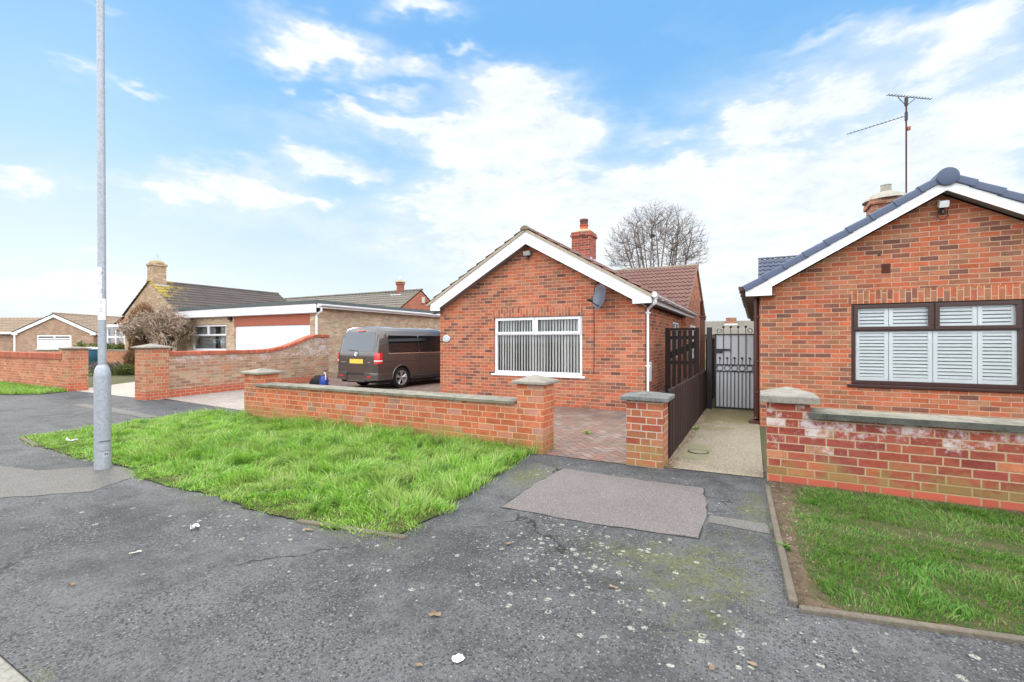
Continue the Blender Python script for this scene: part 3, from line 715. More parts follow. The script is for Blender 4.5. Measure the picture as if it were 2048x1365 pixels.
# centre low wall
w = thing('garden_wall', 'low orange brick wall with concrete coping behind the long grass', 'garden wall', (-5.6, 5.6, 0))
MB().box(-8.333, -2.812, 5.475, 5.70, -.1, .632).build('wall_body', 'brick_fw', w)
MB().box(-8.76, -8.333, 5.475, 5.91, -.1, .845).build('pier', 'brick_fw', w)
MB().box(-2.812, -2.43, 5.475, 5.83, -.1, .905).build('pier', 'brick_fw', w)
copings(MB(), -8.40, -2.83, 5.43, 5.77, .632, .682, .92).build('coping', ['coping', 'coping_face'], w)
pier_cap(MB(), -8.83, -8.27, 5.41, 5.98, .845, .885, .945).build('pier_cap', 'cap', w, bevel=.008)
pier_cap(MB(), -2.87, -2.375, 5.415, 5.89, .905, .945, 1.02).build('pier_cap', 'cap', w, bevel=.008)

# lone gate pier
w = thing('gate_pier', 'free standing dark red brick pier with flat black stained cap', 'gate pier', (-1.14, 5.65, 0))
MB().box(-1.355, -.935, 5.495, 5.86, -.1, .775).build('pier_body', 'brick_pc', w)
pier_cap(MB(), -1.415, -.865, 5.43, 5.93, .775, .825, .868).build('pier_cap', 'cap_dark', w, bevel=.008)

# right wall
w = thing('garden_wall', 'dark red brick wall with white bloom beside the short lawn', 'garden wall', (2, 5.6, 0))
MB().box(.50, 7.5, 5.54, 5.76, -.1, .695).build('wall_body', 'brick_rw', w)
MB().box(.115, .50, 5.54, 5.93, -.1, .835).build('pier', 'brick_rw', w)
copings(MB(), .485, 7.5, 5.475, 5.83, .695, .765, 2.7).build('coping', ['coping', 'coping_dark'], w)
pier_cap(MB(), .055, .575, 5.465, 6.0, .835, .905, .985).build('pier_cap', 'cap', w, bevel=.012, seg=2)

# curved wall and pier
w = thing('garden_wall', 'buff brick wall sweeping up in a curve with red brick on edge top', 'garden wall', (-13.8, 9, 0))
A0, A1 = Vector((-13.55, 6.40, 0)), Vector((-14.35, 12.25, 0))
def cz(t):
    y = 6.4 + t * 5.85
    pts = [(6.4, 1.215), (8.8, 1.215), (9.6, 1.23), (10.2, 1.33), (10.7, 1.47), (11.15, 1.63), (11.45, 1.715), (11.7, 1.74), (12.3, 1.74)]
    for (a, za), (b, zb) in zip(pts[:-1], pts[1:]):
        if y <= b: return za + (zb - za) * (y - a) / (b - a)
    return 1.74
n = 48; body = MB(); cop = MB(); dr = (A1 - A0).normalized(); nr = Vector((dr.y, -dr.x, 0))
ring = []; ringc = []
for i in range(n + 1):
    t = i / n; p = A0 + (A1 - A0) * t; z = cz(t)
    a, b = p + nr * .0, p - nr * .22
    ring += [(a.x, a.y, -.1), (a.x, a.y, z - .11), (b.x, b.y, z - .11), (b.x, b.y, -.1)]
    a, b = p + nr * .035, p - nr * .255
    ringc += [(a.x, a.y, z - .11), (a.x, a.y, z - .02), (a.x - nr.x * .03, a.y - nr.y * .03, z), (b.x + nr.x * .03, b.y + nr.y * .03, z), (b.x, b.y, z - .02), (b.x, b.y, z - .11)]
fs = []
for i in range(n):
    for k_ in range(4): fs.append((i * 4 + k_, i * 4 + (k_ + 1) % 4, i * 4 + 4 + (k_ + 1) % 4, i * 4 + 4 + k_))
fs += [(0, 1, 2, 3), tuple(n * 4 + q for q in (3, 2, 1, 0))]
body.add(ring, fs)
fs = []
for i in range(n):
    for k_ in range(6): fs.append((i * 6 + k_, i * 6 + (k_ + 1) % 6, i * 6 + 6 + (k_ + 1) % 6, i * 6 + 6 + k_))
fs += [tuple(range(6)), tuple(n * 6 + q for q in range(5, -1, -1))]
cop.add(ringc, fs)
body.build('wall_body', 'brick_cw', w, recalc=True)
cop.build('coping', 'coping_brick', w, recalc=True)
MB().box(-13.95, -13.42, 5.88, 6.40, -.1, 1.30).build('pier', 'brick_lp', w)
pier_cap(MB(), -14.02, -13.35, 5.81, 6.46, 1.30, 1.335, 1.42).build('pier_cap', 'cap', w, bevel=.008)

# far left wall
w = thing('garden_wall', 'long orange brick boundary wall with flat brick top at far left', 'garden wall', (-22, 6, 0))
MB().box(-34, -18.36, 5.92, 6.14, -.1, .93).build('wall_body', 'brick_lw', w)
MB().box(-18.355, -17.9, 5.90, 6.36, -.1, 1.25).build('pier', 'brick_lp', w)
MB().box(-34, -18.36, 5.88, 6.18, .93, 1.12).build('coping', 'coping_brick', w, bevel=.01)
pier_cap(MB(), -18.42, -17.83, 5.84, 6.42, 1.25, 1.29, 1.32).build('pier_cap', 'cap', w, bevel=.008)

# ------------------------------------------------------------------ centre bungalow
H = thing('brick_bungalow', 'small red brick bungalow with white framed gable window and brown tiled roof', 'bungalow', (-4.65, 12, 0))
U0, U1, VF = -7.23, -2.0, 9.71
W0, W1, WZ0, WZ1 = -5.62, -3.37, .70, 2.05
AP, RZ = -4.65, 3.98
def slope_z(u): return RZ - .5774 * abs(u - AP)      # underside of the roof
def wall_front(mb, u0, u1, vf, th, w0, w1, z0, z1, ap, rz, ze=None):
    sz = lambda u: rz - .5774 * abs(u - ap)
    P = lambda pts: [(a, vf, b) for a, b in pts]
    d = (0, th, 0)
    mb.prism(P([(u0, -.1), (w0, -.1), (w0, sz(w0)), (u0, sz(u0))]), d)
    mb.prism(P([(w1, -.1), (u1, -.1), (u1, sz(u1)), (w1, sz(w1))]), d)
    mb.prism(P([(w0, -.1), (w1, -.1), (w1, z0), (w0, z0)]), d)
    mb.prism(P([(w0, z1), (w1, z1), (w1, sz(w1)), (ap, rz), (w0, sz(w0))]), d)
mb = MB(); wall_front(mb, U0, U1, VF, .25, W0, W1, WZ0, WZ1, AP, RZ - .16)
# right side wall has two windows (13.2-14.6)
sz1 = 2.22
mb.box(U1 - .25, U1, VF + .25, 13.35, -.1, sz1); mb.box(U1 - .25, U1, 13.35, 14.55, -.1, 1.0); mb.box(U1 - .25, U1, 13.35, 14.55, 2.03, sz1); mb.box(U1 - .25, U1, 14.55, 15.0, -.1, sz1)
mb.box(U0, U0 + .25, VF + .25, 15.0, -.1, sz1)
# cross wing
WU = -1.86; V0, V1, VA, WRZ = 14.95, 20.6, 17.75, 4.10
wz = lambda v: WRZ - .5774 * abs(v - VA)
mb.prism([(WU, V0, -.1), (WU, V1, -.1), (WU, V1, wz(V1)), (WU, VA, WRZ), (WU, V0, wz(V0))], (-.25, 0, 0))
mb.box(-9.0, WU - .25, V0 + .055, V0 + .25, -.1, 2.4); mb.box(-9.0, WU - .25, V1 - .25, V1, -.1, 2.4); mb.box(-9.0, -8.75, V0 + .25, V1 - .25, -.1, 2.4)
mb.build('wall', 'brick_c', H)
MB().box(W0 - .02, W1 + .02, VF - .004, VF + .05, WZ1, WZ1 + .215).build('lintel', 'brick_c_s', H)

def casement(parent, x0, x1, z0, z1, y, split, trans, mat, sillmat, fw=.065, sill_drop=.05, sill_over=.07, axis='x', deep=.07, glassm='glass'):
    """window whose outer frame face is at y, facing -y; returns the frame part"""
    f = MB(); d = deep
    f.box(x0, x1, y, y + d, z0, z0 + fw); f.box(x0, x1, y, y + d, z1 - fw * .8, z1)
    f.box(x0, x0 + fw, y, y + d, z0 + fw, z1 - fw * .8); f.box(x1 - fw, x1, y, y + d, z0 + fw, z1 - fw * .8)
    f.box(x0 + fw, x1 - fw, y, y + d, trans - fw * .55, trans + fw * .55)
    f.box(split - fw * .55, split + fw * .55, y, y + d, trans + fw * .55, z1 - fw * .8)
    # opening lights stand proud
    for a, b in ((x0 + fw * .55, split - .012), (split + .012, x1 - fw * .55)):
        q = .055; zz0, zz1 = trans - fw * .2, z1 - fw * .25
        f.box(a, b, y - .022, y - .001, zz0, zz0 + q); f.box(a, b, y - .022, y - .001, zz1 - q, zz1)
        f.box(a, a + q, y - .022, y - .001, zz0 + q, zz1 - q); f.box(b - q, b, y - .022, y - .001, zz0 + q, zz1 - q)
    fr = f.build('window_frame', mat, parent, bevel=.006, seg=2)
    sub(MB().box(x0 + fw, x1 - fw, y + .030, y + .036, z0 + fw, z1 - fw * .8), 'pane', glassm, fr)
    sub(MB().box(x0 - sill_over, x1 + sill_over, y - .075, y + .02, z0 - sill_drop, z0 - .003), 'sill', sillmat, fr, bevel=.008)
    return fr
fr = casement(H, W0 + .004, W1 - .004, WZ0 + .004, WZ1 - .004, VF + .045, -4.525, 1.66, 'upvc', 'upvc')
b = MB(); x = W0 + .1
i = 0
while x < W1 - .1:
    a = -.62 + .10 * math.sin(i * 1.7) + .08 * math.sin(i * .61)
    b.obox((x, VF + .115 + .04, 1.38), (math.cos(a) * .037, math.sin(a) * .037, 0), (-math.sin(a) * .0008, math.cos(a) * .0008, 0), (0, 0, .66))
    x += .0735; i += 1
sub(b, 'blind', 'blind', fr)
MB().box(W0 + .01, W1 - .01, VF + .55, VF + .6, .5, 2.2).build('room_back', 'dark_void', H)

# side windows of the front block
f = MB()
f.box(U1 - .07, U1 - .01, 13.36, 14.54, 1.005, 1.06); f.box(U1 - .07, U1 - .01, 13.36, 14.54, 1.97, 2.025)
for v in (13.36, 13.93, 14.485): f.box(U1 - .07, U1 - .01, v, v + .055, 1.06, 1.97)
fr = f.build('window_frame', 'upvc', H, bevel=.005)
sub(MB().box(U1 - .045, U1 - .040, 13.41, 14.49, 1.06, 1.97), 'pane', 'tint', fr)
# wing gable window
f = MB(); f.box(WU + .004, WU + .04, 15.9, 17.2, .9, .96); f.box(WU + .004, WU + .04, 15.9, 17.2, 1.94, 2.0)
for v in (15.9, 16.52, 17.14): f.box(WU + .004, WU + .04, v, v + .06, .96, 1.94)
fr = f.build('window_frame', 'upvc', H, bevel=.005)
sub(MB().box(WU + .010, WU + .014, 15.96, 17.14, .96, 1.94), 'pane', 'tint', fr)

# roofs
EU = 2.83; SL = EU / math.cos(R(30))
r = MB(); y0, y1 = 9.44, 17.75
ez = RZ + .085 - .5774 * EU
wave_roof(r, (AP + EU, y0, ez), (0, 1, 0), (-math.cos(R(30)), 0, math.sin(R(30))), y1 - y0, SL)
wave_roof(r, (AP - EU, y0, ez), (0, 1, 0), (math.cos(R(30)), 0, math.sin(R(30))), y1 - y0, SL)
EV = 3.12; WSL = EV / math.cos(R(30)); wez = WRZ + .115 - .5774 * EV; xr = -1.79
wave_roof(r, (-9.3, VA - EV, wez), (1, 0, 0), (0, math.cos(R(30)), math.sin(R(30))), 9.3 + xr, WSL)
wave_roof(r, (-9.3, VA + EV, wez), (1, 0, 0), (0, -math.cos(R(30)), math.sin(R(30))), 9.3 + xr, WSL)
roof = r.build('roof', 'tile_c', H, smooth=50)
rd = MB()
def ridge(mb, a, b, rad=.11, seg=.45, n=8):
    a, b = Vector(a), Vector(b); d = (b - a); L = d.length; d.normalize(); s_ = Vector((-d.y, d.x, 0)); k = max(1, round(L / seg))
    for i in range(k):
        p, q = a + d * (L * i / k), a + d * (L * (i + 1) / k - .008); rr = rad * random.uniform(.98, 1.03)
        vs = []
        for c in (p, q):
            for j in range(n + 1):
                th = math.pi * j / n; vs.append(c + s_ * (math.cos(th) * rr) + Vector((0, 0, math.sin(th) * rr * .85)))
        fs = [(j, j + 1, n + 2 + j, n + 1 + j) for j in range(n)] + [tuple(range(n, -1, -1)), tuple(range(n + 1, 2 * n + 2))]
        mb.add(vs, fs)
    return mb
ridge(rd, (AP, y0 - .02, RZ + .05), (AP, y1, RZ + .05)); ridge(rd, (-9.3, VA, WRZ + .08), (xr + .02, VA, WRZ + .08))
sub(rd, 'ridge_tiles', 'tile_ridge', roof, smooth=50)
# mortar bedded verge under the tiles
vg = MB()
for sgn in (1, -1):
    c, s_ = math.cos(R(30)), math.sin(R(30))
    mid = Vector((AP + sgn * EU / 2, y0 + .10, ez + EU * .2887 - .035))
    vg.obox(mid, (sgn * SL / 2 * c, 0, -SL / 2 * s_), (0, .09, 0), (s_ * .028 * sgn, 0, c * .028))
for sgn in (1, -1):
    mid = Vector((xr - .08, VA + sgn * EV / 2, wez + EV * .2887 - .035))
    vg.obox(mid, (0, sgn * WSL / 2 * c, -WSL / 2 * s_), (.07, 0, 0), (0, s_ * .028 * sgn, c * .028))
for k_ in range(4): 
    q_ = MB(); q_.v = vg.v[k_ * 8:k_ * 8 + 8]; q_.f = vg.f[:6]; q_.mi = vg.mi[:6]; sub(q_, 'verge', 'verge_mortar', roof)
# barge boards with boxed ends
bp = [(-4.65, 4.005), (-2.15, 2.565), (-1.84, 2.43), (-1.83, 2.25), (-2.21, 2.245), (-2.21, 2.335), (-4.65, 3.715), (-7.08, 2.335), (-7.08, 2.25), (-7.37, 2.265), (-7.36, 2.45), (-7.15, 2.565)]
bb = MB()
half = [bp[0], bp[1], bp[2], bp[3], bp[4], bp[5], bp[6]]
bb.prism([(a, 9.475, b) for a, b in half], (0, .025, 0)); bb.prism([(a, 9.475, b) for a, b in [bp[0], bp[6], bp[7], bp[8], bp[9], bp[10], bp[11]]], (0, .025, 0))
bb.build('barge_board', 'upvc', H)
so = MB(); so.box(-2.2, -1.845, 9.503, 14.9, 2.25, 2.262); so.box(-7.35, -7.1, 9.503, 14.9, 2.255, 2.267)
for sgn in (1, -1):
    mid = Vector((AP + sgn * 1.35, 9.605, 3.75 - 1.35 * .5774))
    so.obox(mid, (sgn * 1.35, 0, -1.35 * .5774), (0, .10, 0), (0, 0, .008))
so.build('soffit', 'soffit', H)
MB().box(-1.855, -1.835, 9.503, 17.0, 2.264, 2.40).build('fascia', 'upvc', H); MB().box(-7.365, -7.345, 9.503, 14.9, 2.27, 2.40).build('fascia', 'upvc', H)
# gutter, half round
def gutter(mb, a, b, rad=.058, n=8, th=.006):
    a, b = Vector(a), Vector(b); d = (b - a).normalized(); s_ = Vector((-d.y, d.x, 0)); vs = []
    for c in (a, b):
        for rr in (rad, rad - th):
            for j in range(n + 1):
                t = math.pi + math.pi * j / n; vs.append(c + s_ * math.cos(t) * rr + Vector((0, 0, math.sin(t) * rr)))
    m = n + 1; fs = []
    for j in range(n): fs += [(j, j + 1, 2 * m + j + 1, 2 * m + j), (m + j, 3 * m + j, 3 * m + j + 1, m + j + 1), (j, m + j, m + j + 1, j + 1), (2 * m + j, 2 * m + j + 1, 3 * m + j + 1, 3 * m + j)]
    fs += [(0, 2 * m, 3 * m, m), (n, m + n, 3 * m + n, 2 * m + n)]
    mb.add(vs, fs); return mb
g = gutter(MB(), (-1.772, 9.46, 2.415), (-1.772, 17.1, 2.40))
g.lathe([(.001, 9.452), (.058, 9.452), (.058, 9.462)], (-1.772, 0, 2.414), 12, axis='y')
for v in np.arange(10.2, 17, .9): g.box(-1.835, -1.71, v, v + .03, 2.347, 2.356)
g.build('gutter', 'upvc', H)
dp = MB().tube([(-1.772, 9.56, 2.36), (-1.772, 9.56, 2.27), (-1.80, 9.56, 2.235), (-1.915, 9.70, 2.17), (-1.955, 9.75, 2.13), (-1.957, 9.755, 2.07), (-1.957, 9.755, .2), (-1.957, 9.755, .05)], .034, 4)
dp.tube([(-1.772, 9.56, 2.39), (-1.772, 9.56, 2.33)], .045, 4)
for z in (2.05, .95): dp.box(-2.02, -1.905, 9.725, 9.79, z, z + .03)
dp.build('downpipe', 'upvc', H, bevel=.004)
MB().box(-1.998, -1.955, 9.90, 10.16, .62, 1.03).build('meter_box', 'upvc_old', H, bevel=.008)
# wing: white soffit pieces, soil pipe
MB().tube([(-1.80, 19.2, -.1), (-1.80, 19.2, 2.9), (-1.80, 19.2, 3.05)], .055, 10).build('soil_pipe', 'rust', H, smooth=40)
# chimney
c = MB().box(-4.95, -4.36, 13.3, 13.88, 3.5, 4.66)
ch = c.build('chimney', 'brick_chim', H)
cc = MB().box(-4.985, -4.325, 13.265, 13.915, 4.66, 4.735); cc.box(-4.965, -4.345, 13.285, 13.895, 4.735, 4.81)
sub(cc, 'chimney_crown', 'brick_chim', ch, bevel=.006)
sub(MB().lathe([(.31, 4.81), (.30, 4.83), (.2, 4.90), (.14, 4.925)], (-4.655, 13.59, 0), 16), 'flaunching', 'cement', ch)
pt = MB().lathe([(.125, 4.90), (.118, 5.03), (.14, 5.035), (.14, 5.055)], (-4.655, 13.59, 0), 16)
sub(pt, 'chimney_pot', 'terracotta', ch, smooth=40)
pt = MB().lathe([(.115, 5.055), (.105, 5.10), (.105, 5.17), (.13, 5.18), (.13, 5.235), (.11, 5.24)], (-4.655, 13.59, 0), 16)
for a in range(8): pt.tube([(-4.655 + .112 * math.cos(a * .785), 13.59 + .112 * math.sin(a * .785), 5.06), (-4.655 + .118 * math.cos(a * .785), 13.59 + .118 * math.sin(a * .785), 5.2)], .012, 5)
sub(pt, 'pot_cowl', 'terra_dirty', ch, smooth=40)
fl = MB()
for i in range(3): fl.box(-4.362 + .0, -4.35, 13.28 + i * .2, 13.47 + i * .2, 3.6, 4.02 - .04 * (i % 2))
c30, s30 = math.cos(R(30)), math.sin(R(30))
fl.obox((-4.2, 13.6, RZ + .13 - .5774 * .45), (c30 * .17, 0, -s30 * .17), (0, .38, 0), (0, 0, .008))
fl.obox((-4.5, 13.2, RZ + .135 - .5774 * .15), (c30 * .2, 0, -s30 * .2), (0, .10, 0), (0, 0, .008))
sub(fl, 'flashing', 'lead', ch)

# things fixed to the centre house
def flood(loc, label, mat, s=1.0, tilt=.35):
    t = thing('security_light', label, 'security light', loc)
    t['local'] = 1
    MB().box(-.03 * s, .03 * s, -.02, 0, -.06, .03).build('bracket', 'black_metal', t)
    MB().obox((0, -.075, .03), (.085 * s, 0, 0), (0, .05, .02), (0, -.018, .045)).build('lamp_head', mat, t, bevel=.008)
    MB().lathe([(.005, -.10), (.028, -.09), (.028, -.05), (.02, -.03)], (0, -.055, -.02), 10).build('sensor', 'black_metal', t, smooth=40)
    return t
flood((-4.68, VF - .002, 3.50), 'small grey security light under the peak of the white framed gable', 'lamp_grey')
t = thing('satellite_dish', 'dark grey satellite dish on the wall under the white barge board', 'satellite dish', (-2.89, VF, 2.43)); t['local'] = 1
mb = MB(); prof = [(.001 if i == 0 else .24 * i / 7, .055 * (i / 7) ** 2) for i in range(8)] + [(.245, .05), (.235 * .99, .045)]
nn = Vector((-.62, -.76, .16)).normalized(); a = nn.cross(Vector((0, 0, 1))).normalized(); bup = a.cross(nn)
prof2 = [(.222 * i / 7, .055 * (i / 7) ** 2) for i in range(1, 8)] + [(.229, .055), (.222, .043), (.12, .006), (.03, -.012)]
mb.lathe(prof2, (0, 0, 0), 24, sq=1.18)
mat3 = Matrix((a, bup, nn)).transposed().to_4x4(); mat3.translation = Vector((.02, -.22, -.02))
mb.xf(mat3); mb.build('dish', 'dish', t, smooth=35)
MB().tube([(.05, -.01, -.06), (.03, -.12, -.08), (.03, -.18, -.05)], .02, 8).build('wall_bracket', 'dish', t)
MB().tube([(.02, -.2, -.24), (-.07, -.33, -.18), (-.16, -.44, -.10)], .011, 6).build('feed_arm', 'black_metal', t)
d_ = MB().lathe([(.012, -.05), (.026, -.04), (.026, .03), (.036, .04), (.036, .075), (.02, .08)], (0, 0, 0), 12); m4 = Matrix((a, bup, -nn)).transposed().to_4x4(); m4 = Matrix((a, bup, nn * -1)).transposed().to_4x4(); m4.translation = Vector((-.17, -.45, -.09)); d_.xf(m4)
d_.build('receiver', 'black_metal', t, smooth=40)
tag(MB().tube([(-2.92, VF - .008, 2.86), (-3.02, VF - .008, 2.76), (-3.09, VF - .008, 2.66), (-3.10, VF - .008, 2.3), (-3.09, VF - .008, 1.6), (-3.10, VF - .008, .75)], .007, 5).build('cable', 'black_metal'),
    'thin black cable running down the brick beside the white window', 'cable')
# plaque: number 28 in blue on white oval
t = thing('house_number_plaque', 'oval white and blue plaque with number 28 on the red brick', 'number plaque', (-7.03, VF, 1.55)); t['local'] = 1
pm = Matrix.Rotation(R(90), 4, 'X')
mb = MB().lathe([(.105, 0), (.105, .012), (.098, .018)], (0, 0, 0), 28, sq=.80); mb.xf(pm); mb.build('plate', 'plaque_w', t)
mb = MB().lathe([(.083, .0185), (.083, .020), (.08, .021)], (0, 0, 0), 28, sq=.78); mb.xf(pm); mb.build('face', 'plaque_b', t)
def text(body, size, mat, parent, loc, rot, name='lettering', ext=.001, local=False):
    cu = bpy.data.curves.new(name, 'FONT'); cu.body = body; cu.size = size; cu.align_x = 'CENTER'; cu.align_y = 'CENTER'; cu.extrude = ext
    o = bpy.data.objects.new('tmp', cu); COL.objects.link(o); dg = bpy.context.evaluated_depsgraph_get()
    me = bpy.data.meshes.new_from_object(o.evaluated_get(dg)); bpy.data.objects.remove(o)
    me.transform(Matrix.Translation(loc) @ rot)
    me.materials.clear(); me.materials.append(M[mat]); me.name = name
    q = bpy.data.objects.new(name, me); COL.objects.link(q)
    if parent:
        q.parent = parent
    return q
text('28', .115, 'plaque_w', t, Vector((0, -.0225, 0)), Matrix.Rotation(R(90), 4, 'X'), 'number')

# ------------------------------------------------------------------ right bungalow
H = thing('brick_bungalow', 'larger red brick bungalow with dark brown framed window and blue grey roof edge', 'bungalow', (2.55, 11, 0))
U0, U1, VF = .085, 4.92, 9.18; AP, RZ = 2.50, 3.85
W0, W1, WZ0, WZ1 = 1.39, 3.41, .78, 2.075
mb = MB(); wall_front(mb, U0, U1, VF, .25, W0, W1, WZ0, WZ1, AP, RZ - .16)
mb.box(U0, U0 + .25, VF + .25, 20, -.1, 2.3); mb.box(U1 - .25, U1, VF + .25, 20, -.1, 2.3)
VA = 16.9
mb.build('wall', 'brick_r', H)
MB().prism([(.16, 14.4, 2.302), (.16, 19.4, 2.302), (.16, 16.9, 3.9)], (.2, 0, 0)).build('wing_gable', 'brick_r', H)
MB().box(W0 - .03, W1 + .03, VF - .004, VF + .05, WZ1 + .003, WZ1 + .215).build('lintel', 'brick_r_s', H)
fr = casement(H, W0 + .004, W1 - .004, WZ0 + .004, WZ1 - .004, VF + .035, 2.42, 1.665, 'brown_upvc', 'brown_upvc', fw=.06, sill_over=.06)
# plantation shutters: four panels each with a frame, a mid rail and louvres
sh = MB(); xs = [W0 + .065, 1.885, 2.42, 2.925, W1 - .06]
for a, b_ in zip(xs[:-1], xs[1:]):
    y = VF + .078; st = .055
    for (x0, x1) in ((a + .004, a + st), (b_ - st, b_ - .004)): sh.box(x0, x1, y, y + .03, .83, 2.03)
    for (z0, z1) in ((.83, .90), (1.60, 1.70), (1.98, 2.03)): sh.box(a + st, b_ - st, y, y + .03, z0, z1)
    for (z0, z1, n_) in ((.90, 1.60, 13), (1.70, 1.98, 5)):
        for i in range(n_):
            z = z0 + (z1 - z0) * (i + .5) / n_
            sh.obox(((a + b_) / 2, y + .018, z), ((b_ - a) / 2 - st, 0, 0), (0, .014, .0185), (0, -.004, .003))
sub(sh, 'shutters', 'shutter', fr)
MB().box(W0 + .01, W1 - .01, VF + .5, VF + .55, .5, 2.2).build('room_back', 'dark_void', H)
EU = 2.64; SL = EU / c30; y0, y1 = 8.93, 20.2; ez = RZ + .085 - .5774 * EU
r = MB()
wave_roof(r, (AP + EU, y0 + .1, ez), (0, 1, 0), (-c30, 0, s30), y1 - y0, SL)
wave_roof(r, (AP - EU, y0 + .1, ez), (0, 1, 0), (c30, 0, s30), y1 - y0, SL)
wave_roof(r, (.11, VA - 2.6, 4.10 - .5774 * 2.6), (1, 0, 0), (0, c30, s30), 2.4, 2.6 / c30)
wave_roof(r, (.11, VA + 2.6, 4.10 - .5774 * 2.6), (1, 0, 0), (0, -c30, s30), 2.4, 2.6 / c30)
roof = r.build('roof', 'tile_slate', H, smooth=50)
rd = MB(); ridge(rd, (AP, y0 + .1, RZ + .07), (AP, y1, RZ + .07)); ridge(rd, (.1, VA, 4.13), (2.4, VA, 4.13), rad=.06)
sub(rd, 'ridge_tiles', 'tile_slate', roof, smooth=50)
# dry verge units, stepped, each with a rounded nose
vgs = MB(); nun = 9; stp = SL / nun
for sgn in (1, -1):
    S = Vector((-sgn * c30, 0, s30)); N = Vector((sgn * s30, 0, c30)); O = Vector((AP + sgn * EU, 0, ez))
    for i in range(nun):
        a = O + S * (i * stp - .03); l = stp + .045
        t0, t1 = .046, .024
        vs = []
        for (sp, top, yo) in ((0, t0, -.012), (l, t1, .004)):
            for (yy, hh) in ((y0 + .12, top), (y0 + .02 + yo, top), (y0 + yo, top - .014), (y0 - .006 + yo, top - .035), (y0 - .006 + yo, -.062 + (top - t0) * .6), (y0 + .03, -.072 + (top - t0) * .6)):
                p = a + S * sp + N * hh; vs.append((p.x, yy, p.z))
        fs = [(j, j + 1, 7 + j, 6 + j) for j in range(5)] + [tuple(range(6)), tuple(range(11, 5, -1))]
        vgs.add(vs, fs)
vg = sub(vgs, 'dry_verge', 'slate_blue', roof, smooth=35, recalc=True)
cap = MB().lathe([(.128, y0 - .03), (.128, y0 + .1)], (AP, 0, RZ + .035), 28, axis='y'); cap.lathe([(.02, y0 - .036), (.11, y0 - .035), (.128, y0 - .03)], (AP, 0, RZ + .035), 28, axis='y')
sub(cap, 'ridge_end_cap', 'slate_blue', roof, smooth=30)
bb = MB(); zb = lambda u: RZ + .02 - .5774 * abs(u - AP)
y = y0 + .022
L_ = [(AP, zb(AP)), (AP - EU, zb(AP - EU)), (AP - EU + .005, 2.255), (AP - EU + .40, 2.255), (AP - EU + .40, zb(AP - EU + .4) - .175), (AP, zb(AP) - .175)]
bb.prism([(a, y, b_) for a, b_ in L_], (0, .025, 0)); bb.prism([(2 * AP - a, y, b_) for a, b_ in L_], (0, .025, 0))
bb.build('barge_board', 'upvc', H)
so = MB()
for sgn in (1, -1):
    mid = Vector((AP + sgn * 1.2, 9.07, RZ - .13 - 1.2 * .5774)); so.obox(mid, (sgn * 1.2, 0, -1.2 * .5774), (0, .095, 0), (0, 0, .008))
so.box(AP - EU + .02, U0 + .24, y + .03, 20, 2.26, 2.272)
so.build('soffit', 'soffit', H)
g = gutter(MB(), (AP - EU - .045, 8.98, 2.43), (AP - EU - .045, 20, 2.41), rad=.062)
g.box(AP - EU - .11, AP - EU + .0, 8.975, 8.985, 2.37, 2.43)
for v in np.arange(9.5, 14, .8): g.box(AP - EU - .11, AP - EU + .02, v, v + .04, 2.362, 2.44)
g.build('gutter', 'brown_pipe', H)
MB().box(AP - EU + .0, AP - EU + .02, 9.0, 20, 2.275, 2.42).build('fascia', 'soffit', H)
dp = MB().tube([(.030, 9.38, 2.3), (.030, 9.38, .12), (.028, 9.35, .07)], .042, 8)
for z in (1.9, 1.1, .55): dp.box(-.02, .084, 9.33, 9.43, z, z + .03)
dp.box(-.09, .10, 9.23, 9.42, .0, .06)
dp.build('downpipe', 'brown_pipe', H, smooth=35)
t_ = MB().box(1.78, 1.89, VF - .006, VF + .01, 2.55, 2.70)
for i in range(5): t_.box(1.79, 1.88, VF - .012, VF - .006, 2.56 + i * .028, 2.572 + i * .028)
t_.build('air_brick', 'rust', H)
MB().lathe([(.022, -.004), (.022, .0)], (1.75, VF - .002, 2.845), 12, axis='y').build('pipe_hole', 'black_metal', H)
c = MB().box(2.26, 2.86, 12.5, 13.1, 3.4, 4.44); ch = c.build('chimney', 'brick_chim_r', H)
cc = MB().box(2.215, 2.905, 12.455, 13.145, 4.44, 4.56)
sub(cc, 'chimney_crown', 'brick_chim_r', ch, bevel=.008)
sub(MB().lathe([(.43, 4.56), (.38, 4.63), (.28, 4.70), (.13, 4.76)], (2.56, 12.8, 0), 14), 'flaunching', 'chimney_cement', ch, smooth=40)
sub(MB().lathe([(.10, 4.75), (.095, 4.90), (.105, 4.91), (.085, 4.91)], (2.56, 12.8, 0), 16), 'chimney_pot', 'chimney_cement', ch, smooth=40)
t = flood((2.50, VF - .002, 3.50), 'white square security light hung with a cable loop under the blue grey roof peak', 'upvc', .68)
MB().tube([(-.05, -.04, -.05), (-.055, -.035, -.13), (-.03, -.03, -.19), (.03, -.03, -.19), (.065, -.03, -.14), (.06, -.04, -.04)], .006, 5).build('cable_loop', 'black_metal', t)
